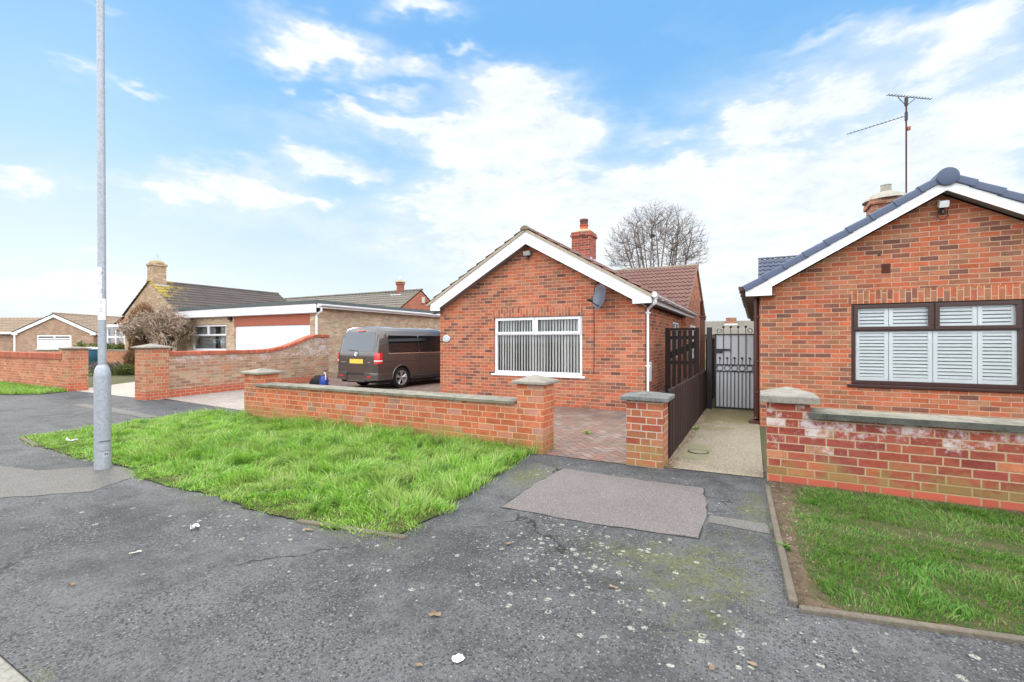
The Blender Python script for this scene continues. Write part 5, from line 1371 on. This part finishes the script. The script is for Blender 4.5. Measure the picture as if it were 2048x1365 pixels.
for i, s_ in enumerate(('4 6',)):
    q = text('46', .045, 'ink', t, Vector((.0800 * math.cos(dirc + .4), .0800 * math.sin(dirc + .4), .175)), Matrix.Rotation(dirc + .4 + R(90), 4, 'Z') @ Matrix.Rotation(R(90), 4, 'X'), 'stencil_number')
stk = shell(.0387, -1.2, .95, 1.72, 1.965, .0012, 14); stk.build('number_sticker', 'sticker', t, smooth=60)
stk = shell(.0384, -1.2, -.05, 1.97, 2.33, .0012, 14); stk.build('number_sticker', 'sticker', t, smooth=60)
for (s_, z, m_) in (('2', 1.83, 'ink_pale'), ('1', 1.92, 'ink_pale'), ('3', 2.05, 'ink_pale'), ('7', 2.25, 'ink_pale')):
    a = dirc - .25; rr = .0412
    text(s_, .07, m_, t, Vector((rr * math.cos(a), rr * math.sin(a), z)), Matrix.Rotation(a + R(90), 4, 'Z') @ Matrix.Rotation(R(90), 4, 'X'), 'sticker_number')
shell(.0396, -1.3, 1.3, 2.135, 2.145, .002, 14).build('strap', 'lead', t)
shell(.0394, -1.3, 1.3, 2.325, 2.335, .002, 14).build('strap', 'lead', t)

# ------------------------------------------------------------------ van
def van():
    rot = R(-4); wc = Vector((-9.90, 11.22, 0)); rm = Matrix.Rotation(rot, 3, 'Z'); loc = wc - rm @ Vector((.88, 0, 0))
    t = thing('parked_van', 'dark brown minibus van parked nose in beside the garage wall', 'van', loc, None, rot)
    prof = [(.70, .27), (.86, .30), (.935, .42), (.952, .70), (.952, 1.00), (.94, 1.08), (.905, 1.35), (.855, 1.66), (.81, 1.80), (.72, 1.885), (.5, 1.935), (.0, 1.95)]
    nz = len(prof)
    def yrear(z):
        if z < .55: return -.99
        if z < 1.08: return -1.0 + (z - .55) * .03
        return -.985 + (z - 1.08) * .26
    def yfront(z):
        if z < .95: return 3.86 - max(0, .45 - z) * .2
        if z < 1.10: return 3.86 - (z - .95) * 4.5
        return 3.18 - (z - 1.10) * 1.25
    rings = []
    fr_ = [0, .012, .05, .12, .3, .5, .7, .88, .97, 1.0]
    ins = [.10, .045, .012, 0, 0, 0, 0, .0, .03, .10]
    for f_, ii in zip(fr_, ins):
        ring = []
        for (x, z) in prof:
            y = yrear(z) + (yfront(z) - yrear(z)) * f_
            ring.append((max(0, x - ii) if x > 0 else 0, y, z - (ii * .5 if z > 1.7 else 0)))
        rings.append(ring)
    b = MB(); vs = []
    full = 2 * nz - 1
    for ring in rings:
        vs += ring + [(-x, y, z) for (x, y, z) in reversed(ring[:-1])]
    fs = []
    for i in range(len(rings) - 1):
        for j in range(full - 1): fs.append((i * full + j, i * full + j + 1, (i + 1) * full + j + 1, (i + 1) * full + j))
        fs.append((i * full + full - 1, i * full, (i + 1) * full, (i + 1) * full + full - 1))
    for o_, fl in ((0, 0), ((len(rings) - 1) * full, 1)):
        for j in range(nz - 1):
            q = (o_ + j, o_ + j + 1, o_ + full - 2 - j, o_ + full - 1 - j) if j < nz - 2 else (o_ + j, o_ + j + 1, o_ + full - 1 - j)
            fs.append(q if fl else q[::-1])
    b.add(vs, fs)
    o = b.build('body', 'paint', t, recalc=True)
    # wheel arches cut with a boolean
    cut = MB()
    for yc in (0.0, 3.0):
        cut.lathe([(.385, .62), (.385, 1.2)], (0, yc, .335), 28, axis='x'); cut.lathe([(.385, -1.2), (.385, -.62)], (0, yc, .335), 28, axis='x')
    co = cut.build('cut', 'van_trim', t, recalc=True)
    md = o.modifiers.new('b', 'BOOLEAN'); md.object = co; md.operation = 'DIFFERENCE'; md.solver = 'EXACT'
    dg = bpy.context.evaluated_depsgraph_get(); me = bpy.data.meshes.new_from_object(o.evaluated_get(dg))
    o.modifiers.clear(); o.data = me; bpy.data.objects.remove(co)
    me.materials.clear(); me.materials.append(M['paint'])
    me.polygons.foreach_set('use_smooth', [True] * len(me.polygons)); me.set_sharp_from_angle(angle=R(28)); me.update()
    def sx(z):
        for (x0, z0), (x1, z1) in zip(prof[:-1], prof[1:]):
            if z0 <= z <= z1: return x0 + (x1 - x0) * (z - z0) / (z1 - z0 + 1e-9)
        return .7
    def sidepanel(y0, y1, z0, z1, off, nseg=5, rnd=.05, sg=1, mb=None):
        mb = mb or MB(); n_ = 6; vs = []
        for i in range(n_ + 1):
            z = z0 + (z1 - z0) * i / n_
            e = rnd if i in (0, n_) else 0
            vs += [(sg * (sx(z) + off), y0 + e, z), (sg * (sx(z) + off), y1 - e, z), (sg * (sx(z) - .01), y0 + e, z), (sg * (sx(z) - .01), y1 - e, z)]
        fs = [(i * 4, i * 4 + 1, i * 4 + 5, i * 4 + 4) for i in range(n_)] + [(i * 4, i * 4 + 4, i * 4 + 6, i * 4 + 2) for i in range(n_)] + [(i * 4 + 1, i * 4 + 3, i * 4 + 7, i * 4 + 5) for i in range(n_)]
        fs += [(0, 2, 3, 1), (n_ * 4, n_ * 4 + 1, n_ * 4 + 3, n_ * 4 + 2)]
        return mb.add(vs, fs)
    for sg in (1, -1):
        for (y0, y1) in ((-.52, .78), (.80, 2.05), (2.12, 2.86)):
            sidepanel(y0, y1, 1.13, 1.66, .006, sg=sg, rnd=.03).build('side_window', 'tint', t, smooth=40, recalc=True)
        sidepanel(-.55, 2.9, 1.095, 1.118, .012, rnd=.01, sg=sg).build('chrome_strip', 'chrome', t, recalc=True)
    for sg in (1, -1):
        dl_ = MB()
        for y in (.79, 2.085): sidepanel(y - .006, y + .006, .40, 1.09, .002, rnd=0, sg=sg, mb=dl_)
        sidepanel(.79, 2.9, .965, .978, .002, rnd=0, sg=sg, mb=dl_); sidepanel(-.7, .79, .855, .868, .002, rnd=0, sg=sg, mb=dl_)
        dl_.build('door_seam', 'van_trim', t, recalc=True)
        for y in (1.86, 2.25): MB().box(min(sg * .945, sg * .985), max(sg * .945, sg * .985), y, y + .16, .985, 1.025).build('door_handle', 'paint', t, bevel=.008)
        MB().obox((sg * 1.06, 2.75, 1.16), (.10, 0, 0), (0, .05, 0), (0, 0, .10)).build('mirror', 'paint', t, bevel=.02)
    # arch flares and sills
    for sg in (1, -1):
        for yc in (0.0, 3.0):
            fl = MB()
            pts = [(sg * .945, yc + .40 * math.cos(a), .335 + .40 * math.sin(a)) for a in np.linspace(-.05, math.pi + .05, 18)]
            fl.tube(pts, .022, 6).build('arch_flare', 'paint', t, smooth=50)
        MB().box(min(sg * .80, sg * .945), max(sg * .80, sg * .945), .42, 2.58, .25, .40).build('sill', 'van_trim', t, bevel=.02)
    # tailgate furniture; rear surface helper
    def yr(z, x): 
        e = max(0, abs(x) - .78) / .17
        return yrear(z) + .05 * e * e
    def rearpanel(pts, off, name, mat, nx=8):
        """pts: list of (z, x half-left, x half-right) rows from low to high"""
        mb = MB(); vs = []
        for (z, xl, xr) in pts:
            for i in range(nx + 1):
                x = xl + (xr - xl) * i / nx; vs.append((x, yr(z, x) - off, z))
        m = nx + 1; fs = [(r_ * m + i, r_ * m + i + 1, (r_ + 1) * m + i + 1, (r_ + 1) * m + i) for r_ in range(len(pts) - 1) for i in range(nx)]
        mb.add(vs, fs)
        nb = len(vs); back = [(x, y + off + .01, z) for (x, y, z) in vs]; mb.v += back
        bd = [(r_ * m) for r_ in range(len(pts))]
        for r_ in range(len(pts) - 1):
            mb.f.append([r_ * m, (r_ + 1) * m, nb + (r_ + 1) * m, nb + r_ * m]); mb.mi.append(0)
            mb.f.append([r_ * m + nx, nb + r_ * m + nx, nb + (r_ + 1) * m + nx, (r_ + 1) * m + nx]); mb.mi.append(0)
        for i in range(nx):
            mb.f.append([i, nb + i, nb + i + 1, i + 1]); mb.mi.append(0)
            k_ = (len(pts) - 1) * m; mb.f.append([k_ + i, k_ + i + 1, nb + k_ + i + 1, nb + k_ + i]); mb.mi.append(0)
        return mb.build(name, mat, t, smooth=40, recalc=True)
    rearpanel([(1.17, -.66, .66), (1.19, -.72, .72), (1.4, -.73, .73), (1.6, -.70, .70), (1.74, -.65, .65), (1.765, -.60, .60)], .008, 'rear_window', 'rear_tint')
    rearpanel([(1.785, -.17, .17), (1.815, -.15, .15)], .03, 'brake_light', 'red_lens')
    rearpanel([(.50, -.42, .42), (.72, -.42, .42)], .002, 'tailgate_lower', 'paint')
    sm = MB()
    for x0, x1, z0, z1 in ((-.79, .79, .735, .745), (-.795, -.783, .48, 1.70), (.783, .795, .48, 1.70)):
        n_ = 8
        for i in range(n_):
            za, zb_ = z0 + (z1 - z0) * i / n_, z0 + (z1 - z0) * (i + 1) / n_
            sm.quad((x0, yr(za, x0) - .003, za), (x1, yr(za, x1) - .003, za), (x1, yr(zb_, x1) - .003, zb_), (x0, yr(zb_, x0) - .003, zb_))
    sm.build('tailgate_seam', 'van_trim', t)
    rearpanel([(.80, -.30, .30), (.94, -.30, .30)], .008, 'number_plate', 'plate_y')
    rearpanel([(.955, -.36, .36), (.985, -.36, .36)], .03, 'plate_trim', 'paint')
    # badge: chrome ring with a v over a w, small
    bd = MB(); pts = [(.062 * math.cos(a), yrear(1.08) - .022, 1.085 + .062 * math.sin(a)) for a in np.linspace(0, 6.2832, 22)]; bd.tube(pts, .008, 6, cap=False)
    for path in (((-.025, .05), (0, .0), (.025, .05)), ((-.05, .02), (-.022, -.045), (0, .005), (.022, -.045), (.05, .02))):
        bd.tube([(x, yrear(1.08) - .022, 1.085 + z) for x, z in path], .008, 5)
    bg = bd.build('badge', 'chrome', t, smooth=40)
    sub(MB().lathe([(.06, -.016), (.06, .02)], (0, yrear(1.08), 1.085), 20, axis='y'), 'badge_disc', 'lamp_grey', bg)
    rearpanel([(.83, .52, .62), (.85, .52, .62)], .006, 'script', 'chrome', 3); rearpanel([(.83, -.72, -.48), (.85, -.72, -.48)], .006, 'script', 'chrome', 3)
    w_ = MB().tube([(.02, yrear(1.18) - .03, 1.185), (-.38, yrear(1.22) - .035, 1.215)], .009, 5); w_.build('wiper', 'van_trim', t)
    for sg in (1, -1):
        def lens(z0, z1, off, mat, parent=None):
            mb = MB(); vs = []; n_ = 6
            cols = []
            for z in np.linspace(z0, z1, n_ + 1):
                k_ = sx(z)
                cols.append([(sg * .80, yr(z, .80) - off, z), (sg * (k_ - .05), yr(z, k_ - .05) - off, z), (sg * (k_ + off), yr(z, .9) + .04, z), (sg * (k_ + off), yr(z, .9) + .14, z)])
            for c_ in cols: vs += c_
            fs = [(i * 4 + j, i * 4 + j + 1, i * 4 + 5 + j, i * 4 + 4 + j) for i in range(n_) for j in range(3)]
            mb.add(vs, fs); return mb
        L_ = lens(.80, 1.13, .012, '').build('tail_light', 'red_lens', t, smooth=60, recalc=True)
        sub(lens(.87, .91, .016, ''), 'reversing_lens', 'white_lens', L_, smooth=60, recalc=True)
    # bumper with corner blocks
    bm_ = MB()
    for sg in (1, -1):
        pr = [(sg * .40, -1.045), (sg * .80, -1.035), (sg * .93, -.97), (sg * .968, -.86), (sg * .968, -.44), (sg * .90, -.44), (sg * .85, -.85), (sg * .40, -.93)]
        bm_.prism([(x, y, .30) for x, y in pr], (0, 0, .23))
    bm_.box(-.40, .40, -1.02, -.93, .24, .44)
    bmp = bm_.build('bumper', 'paint', t, bevel=.025, seg=2)
    bmp.data.polygons.foreach_set('use_smooth', [True] * len(bmp.data.polygons)); bmp.data.set_sharp_from_angle(angle=R(35))
    for sg in (1, -1): sub(MB().box(min(sg * .55, sg * .72), max(sg * .55, sg * .72), -1.056, -1.03, .385, .425), 'reflector', 'red_lens', bmp, bevel=.006)
    MB().box(-.40, .40, -1.0, -.96, .445, .52).build('step_plate', 'van_trim', t)
    MB().box(-.85, .85, -.85, 3.7, .2, .3).build('underbody', 'rubber', t)
    # wheels
    for yc in (0.0, 3.0):
        for sg in (1, -1):
            tyre = MB().lathe([(.20, -.10), (.30, -.11), (.325, -.085), (.335, -.04), (.335, .04), (.325, .085), (.30, .11), (.225, .10), (.215, .03)], (sg * .83, yc, .335), 32, axis='x')
            w = tyre.build('wheel', 'rubber', t, smooth=35, recalc=True)
            rim = MB(); xo = sg * .83
            rim.lathe([(.18, sg * .02), (.225, sg * .085), (.232, sg * .105), (.218, sg * .105), (.205, sg * .07), (.20, sg * .02)], (xo, yc, .335), 32, axis='x')
            for k_ in range(5):
                a0 = k_ * 1.2566 + .3
                for da in (-.17, .17):
                    p = [Vector((xo + sg * .085, yc + .05 * math.cos(a0), .335 + .05 * math.sin(a0))), Vector((xo + sg * .085, yc + .215 * math.cos(a0 + da), .335 + .215 * math.sin(a0 + da)))]
                    rim.tube(p, [.024, .021], 5)
            rim.lathe([(.055, sg * .06), (.055, sg * .10), (.03, sg * .108)], (xo, yc, .335), 14, axis='x')
            sub(rim, 'rim', 'alloy', w, smooth=40, recalc=True)
            sub(MB().lathe([(.199, sg * .03), (.199, sg * .045)], (xo, yc, .335), 20, axis='x'), 'brake_disc', 'van_trim', w)
    return t
van()
# clutter behind the van
t = thing('gas_bottle', 'blue plastic bottle and hose on the ground behind the van', 'bottle', (-12.4, 10.4, 0))
MB().lathe([(.12, .02), (.135, .05), (.135, .24), (.10, .33), (.04, .36), (.04, .40)], (-12.35, 10.35, 0), 18).build('bottle_body', 'blue_plastic', t, smooth=40)
MB().tube([(-12.35, 10.35, .39), (-12.28, 10.3, .47), (-12.18, 10.27, .44), (-12.14, 10.24, .25)], .02, 6).build('hose', 'plate_w', t)
t = thing('bin_bag', 'slumped black bag on the ground beside the blue bottle', 'bag', (-12.95, 10.7, 0))
bag = MB().lathe([(.05, .0), (.26, .01), (.30, .1), (.24, .22), (.1, .30), (.03, .33)], (-13.0, 10.7, 0), 12); bag.v = [(x + random.gauss(0, .02), y + random.gauss(0, .02), max(0, z + random.gauss(0, .015))) for x, y, z in bag.v]
bag.build('sack', 'rubber', t, smooth=50)

# ------------------------------------------------------------------ litter and leaves
def scrap(x, y, s_, label, mat, cat, name, aspect=.6, curl=.35):
    n_ = 5; mb = MB(); vs = []; a = random.uniform(0, 3.14)
    for i in range(n_):
        for j in range(n_):
            u_, v_ = (i / (n_ - 1) - .5), (j / (n_ - 1) - .5)
            if abs(u_) + abs(v_) > .75: u_ *= .72; v_ *= .72
            xx, yy = u_ * s_, v_ * s_ * aspect
            vs.append((x + xx * math.cos(a) - yy * math.sin(a) + random.gauss(0, s_ * .03), y + xx * math.sin(a) + yy * math.cos(a) + random.gauss(0, s_ * .03), .008 + abs(random.gauss(0, s_ * curl * .35))))
    fs = [(i * n_ + j, i * n_ + j + 1, (i + 1) * n_ + j + 1, (i + 1) * n_ + j) for i in range(n_ - 1) for j in range(n_ - 1)]
    o = mb.add(vs, fs).build(name, mat)
    return tag(o, label, cat)
scrap(-3.88, 2.03, .085, 'crumpled white paper scrap lying on the tarmac before the verge', 'paper', 'litter', 'paper_scrap', .5, .5)
o = scrap(-8.54, 2.85, .12, 'small white litter ball in the grass left of the lamp post', 'paper', 'litter', 'paper_scrap', .8, .9); o.location.z = .05
scrap(-1.21, 1.76, .055, 'flat pale disc like splat on the tarmac near the road kerb', 'paper', 'litter', 'paper_scrap', 1.0, .03)
scrap(-3.79, 1.60, .07, 'thin clear wrapper strip on the tarmac', 'plate_w', 'litter', 'wrapper', .2, .2)
for (x, y, s_, lab) in ((-3.63, 1.21, .06, 'curled tan leaf nearest the left road kerb'), (-3.06, 2.42, .09, 'pale dead leaf beside the buried verge edging'), (-.74, 2.70, .08, 'twisted dead leaf on the tarmac below the reddish patch'), (-1.51, 1.98, .09, 'faded leaf flattened in the middle of the pavement'),
                        (-.17, 2.24, .06, 'orange brown leaf lowest to the right of the pavement'), (-.01, 2.35, .055, 'curled brown leaf close to the lawn corner'), (-1.34, 1.64, .05, 'small ragged leaf beside the pale splat'), (-1.57, 2.93, .08, 'straw coloured dead leaf among the lichen rings')):
    scrap(x, y, s_ * .72, lab, 'dead_leaf', 'leaf', 'dead_leaf', .5, .3)['group'] = 'dead leaves on the tarmac'

# ------------------------------------------------------------------ world, sun, camera
BACK = 14.9
SUN_AZ = R(-72); SUN_EL = R(24)       # azimuth from +Y towards +X
w = bpy.data.worlds.new('World'); SC.world = w; w.use_nodes = True; nt = w.node_tree; nt.nodes.clear()
class WB(MatB):
    def __init__(s, nt): s.nt = nt
B = WB(nt)
out = B.node('ShaderNodeOutputWorld'); bg = B.node('ShaderNodeBackground'); bg.inputs[1].default_value = .10
sky = B.node('ShaderNodeTexSky'); sky.sky_type = 'NISHITA'; sky.sun_disc = False; sky.sun_elevation = SUN_EL; sky.sun_rotation = SUN_AZ
sky.air_density = 1.0; sky.dust_density = .6; sky.ozone_density = 2.0
tc = B.node('ShaderNodeTexCoord'); dx, dy, dz = B.xyz(tc.outputs['Generated'])
az = B.node('ShaderNodeMath'); az.operation = 'ARCTAN2'; nt.links.new(dx.k, az.inputs[0]); nt.links.new(dy.k, az.inputs[1]); az = X(nt, az.outputs[0])
el = dz.max(-1.0).min(1.0)._m('ARCSINE')
ae = B.vec(az, el, 0.0)
CLOUDS = CLOUD_LIST = [
 # px cx, cy, rx, ry, weight (converted below to azimuth and elevation on the sky)
 (640, 70, 110, 38, 1.0), (590, 120, 95, 30, .9), (690, 130, 90, 25, .8), (840, 8, 85, 26, 1.0), (575, 178, 22, 13, .6), (925, 92, 40, 12, .6), (820, 138, 60, 22, .8),
 (1000, 170, 110, 42, 1.0), (1040, 220, 130, 60, 1.0), (930, 270, 200, 40, 1.0), (860, 250, 140, 24, .8), (1130, 270, 90, 60, .9), (780, 190, 62, 16, .8), (695, 216, 36, 13, .7), (1000, 330, 160, 50, .8),
 (440, 352, 100, 30, 1.0), (330, 380, 90, 20, .95), (540, 380, 90, 34, .85), (630, 325, 95, 32, 1.0), (590, 290, 40, 16, .6), (665, 416, 26, 16, .8), (600, 400, 25, 9, .4), (720, 345, 60, 14, .5),
 (55, 362, 70, 24, .95), (90, 385, 40, 16, .6), (270, 172, 50, 15, .8), (165, 150, 34, 28, .7), (110, 130, 40, 8, .35), (205, 20, 60, 14, .3),
 (1570, 175, 60, 16, .5), (1540, 250, 110, 40, .95), (1500, 240, 70, 30, .6), (1680, 200, 80, 50, .7), (1650, 70, 110, 18, .55), (1800, 60, 160, 36, .6), (1960, 50, 170, 60, .75), (1850, 150, 300, 90, .6), (1980, 220, 200, 90, .5), (1500, 190, 200, 90, .35), (560, 240, 120, 40, .25), (500, 430, 240, 50, .4), (1330, 275, 70, 16, .5), (1280, 260, 40, 20, .3),
 (1400, 370, 330, 60, 1.1), (1750, 330, 150, 70, .8), (1900, 300, 200, 60, .5), (1300, 440, 420, 90, 1.3), (1000, 430, 170, 60, 1.0), (900, 400, 120, 40, .7), (1500, 520, 500, 100, 1.2), (1900, 420, 250, 100, .9), (1000, 560, 200, 90, .7),
 (90, 585, 170, 40, 1.2), (260, 575, 110, 26, .9), (200, 515, 50, 12, .6), (30, 640, 300, 60, 1.0), (400, 548, 80, 12, .5), (800, 480, 120, 40, .4),
]
YAW = R(27.8)
def px_dir(px, py):
    a, b = (px - 1024) / 920, (684 - py) / 920
    v = Vector((a * math.cos(YAW) - math.sin(YAW), a * math.sin(YAW) + math.cos(YAW), b)).normalized()
    return math.atan2(v.x, v.y), math.asin(v.z)
vs_ = B.vec(dx * 1.0, dy * 1.0, dz * 2.4); n2 = B.noise(vs_, 6.0, 6, .62, .2); n3 = B.noise(vs_, 19.0, 4, .62)
# edges of the cloud shapes are broken up by warping the sky direction
wn = B.noise(vs_, 10.0, 3, .6, color=True); wx, wy, wz_ = B.xyz(wn)
aew = B.vec(az + (wx - .5) * .17, el + (wy - .5) * .10, 0.0)
field = None
for (cx, cy, rx, ry, wt) in CLOUDS:
    a0, e0 = px_dir(cx, cy); a1, _ = px_dir(cx + rx, cy); _, e1 = px_dir(cx, cy - ry)
    sxr, syr = max(abs(a1 - a0), .005) * .95, max(abs(e1 - e0), .004) * .95
    vm = B.node('ShaderNodeVectorMath'); vm.operation = 'MULTIPLY_ADD'; nt.links.new(aew, vm.inputs[0]); vm.inputs[1].default_value = (1 / sxr, 1 / syr, 0); vm.inputs[2].default_value = (-a0 / sxr, -e0 / syr, 0)
    v3 = B.node('ShaderNodeVectorMath'); v3.operation = 'DOT_PRODUCT'; nt.links.new(vm.outputs[0], v3.inputs[0]); nt.links.new(vm.outputs[0], v3.inputs[1])
    q = (X(nt, v3.outputs['Value']) * -1.0).exp() * wt
    field = q if field is None else field + q
soft = (field.min(1.0) + (n2 - .5) * .5).step(-.05, .85) * .62
dens = (field.min(1.15) * 1.0 + (n2 - .5) * 1.25 + (n3 - .5) * .62).step(.20, 1.08).max(soft)
shade = (n2 * .5 + n3 * .5).step(.32, .66)
cloudcol = B.mix(shade, (4.35, 4.75, 5.2), (5.5, 5.6, 5.7))
grad = B.ramp(el.step(.0, .62), [(0, (4.3, 4.75, 5.1)), (.16, (3.55, 4.35, 5.05)), (.34, (2.75, 3.9, 5.0)), (.56, (1.85, 3.4, 5.0)), (.82, (1.35, 2.95, 4.95)), (1, (1.1, 2.65, 4.8))])
clear = B.mix(.95, sky.outputs[0], grad)
final = B.mix(dens * .95, clear, cloudcol)
nt.links.new(final, bg.inputs[0])
# unseen sky overhead and behind the viewer, brightened to light the house fronts
bg2 = B.node('ShaderNodeBackground'); bg2.inputs[1].default_value = .10
n5 = B.noise(tc.outputs['Generated'], 2.5, 3, .6)
over = B.mix(n5.step(.3, .7), (BACK * .90, BACK * .96, BACK * 1.02), (BACK * 1.1, BACK * 1.1, BACK * 1.1))
lowc = B.mix(dz.step(.0, .22), (6.0, 6.3, 6.6), over)
nt.links.new(lowc, bg2.inputs[0])
inside = (az + .485).abs().step(1.42, 1.05) * el.step(.95, .66) 
mxs = B.node('ShaderNodeMixShader'); nt.links.new(inside.k, mxs.inputs[0]); nt.links.new(bg2.outputs[0], mxs.inputs[1]); nt.links.new(bg.outputs[0], mxs.inputs[2])
nt.links.new(mxs.outputs[0], out.inputs[0])

sun = bpy.data.lights.new('sun', 'SUN'); sun.energy = 1.1; sun.angle = R(14); sun.color = (1, .93, .82)
so_ = bpy.data.objects.new('sun', sun); COL.objects.link(so_)
sd = Vector((math.sin(SUN_AZ) * math.cos(SUN_EL), math.cos(SUN_AZ) * math.cos(SUN_EL), math.sin(SUN_EL)))
so_.rotation_euler = sd.to_track_quat('Z', 'Y').to_euler()

cam = bpy.data.cameras.new('camera'); cam.sensor_width = 36; cam.lens = 920 / 2048 * 36; cam.clip_end = 2000; cam.clip_start = .05
cam.shift_y = .0007
co = bpy.data.objects.new('camera', cam); COL.objects.link(co); co.location = (0, 0, 1.467); co.rotation_euler = (R(90), 0, YAW)
SC.camera = co
SC.view_settings.view_transform = 'Standard'; SC.view_settings.look = 'None'; SC.view_settings.exposure = 1.0; SC.view_settings.gamma = 1.0
SC.cycles.max_bounces = 6; SC.cycles.diffuse_bounces = 3; SC.cycles.transparent_max_bounces = 8
SC.cycles.use_denoising = True
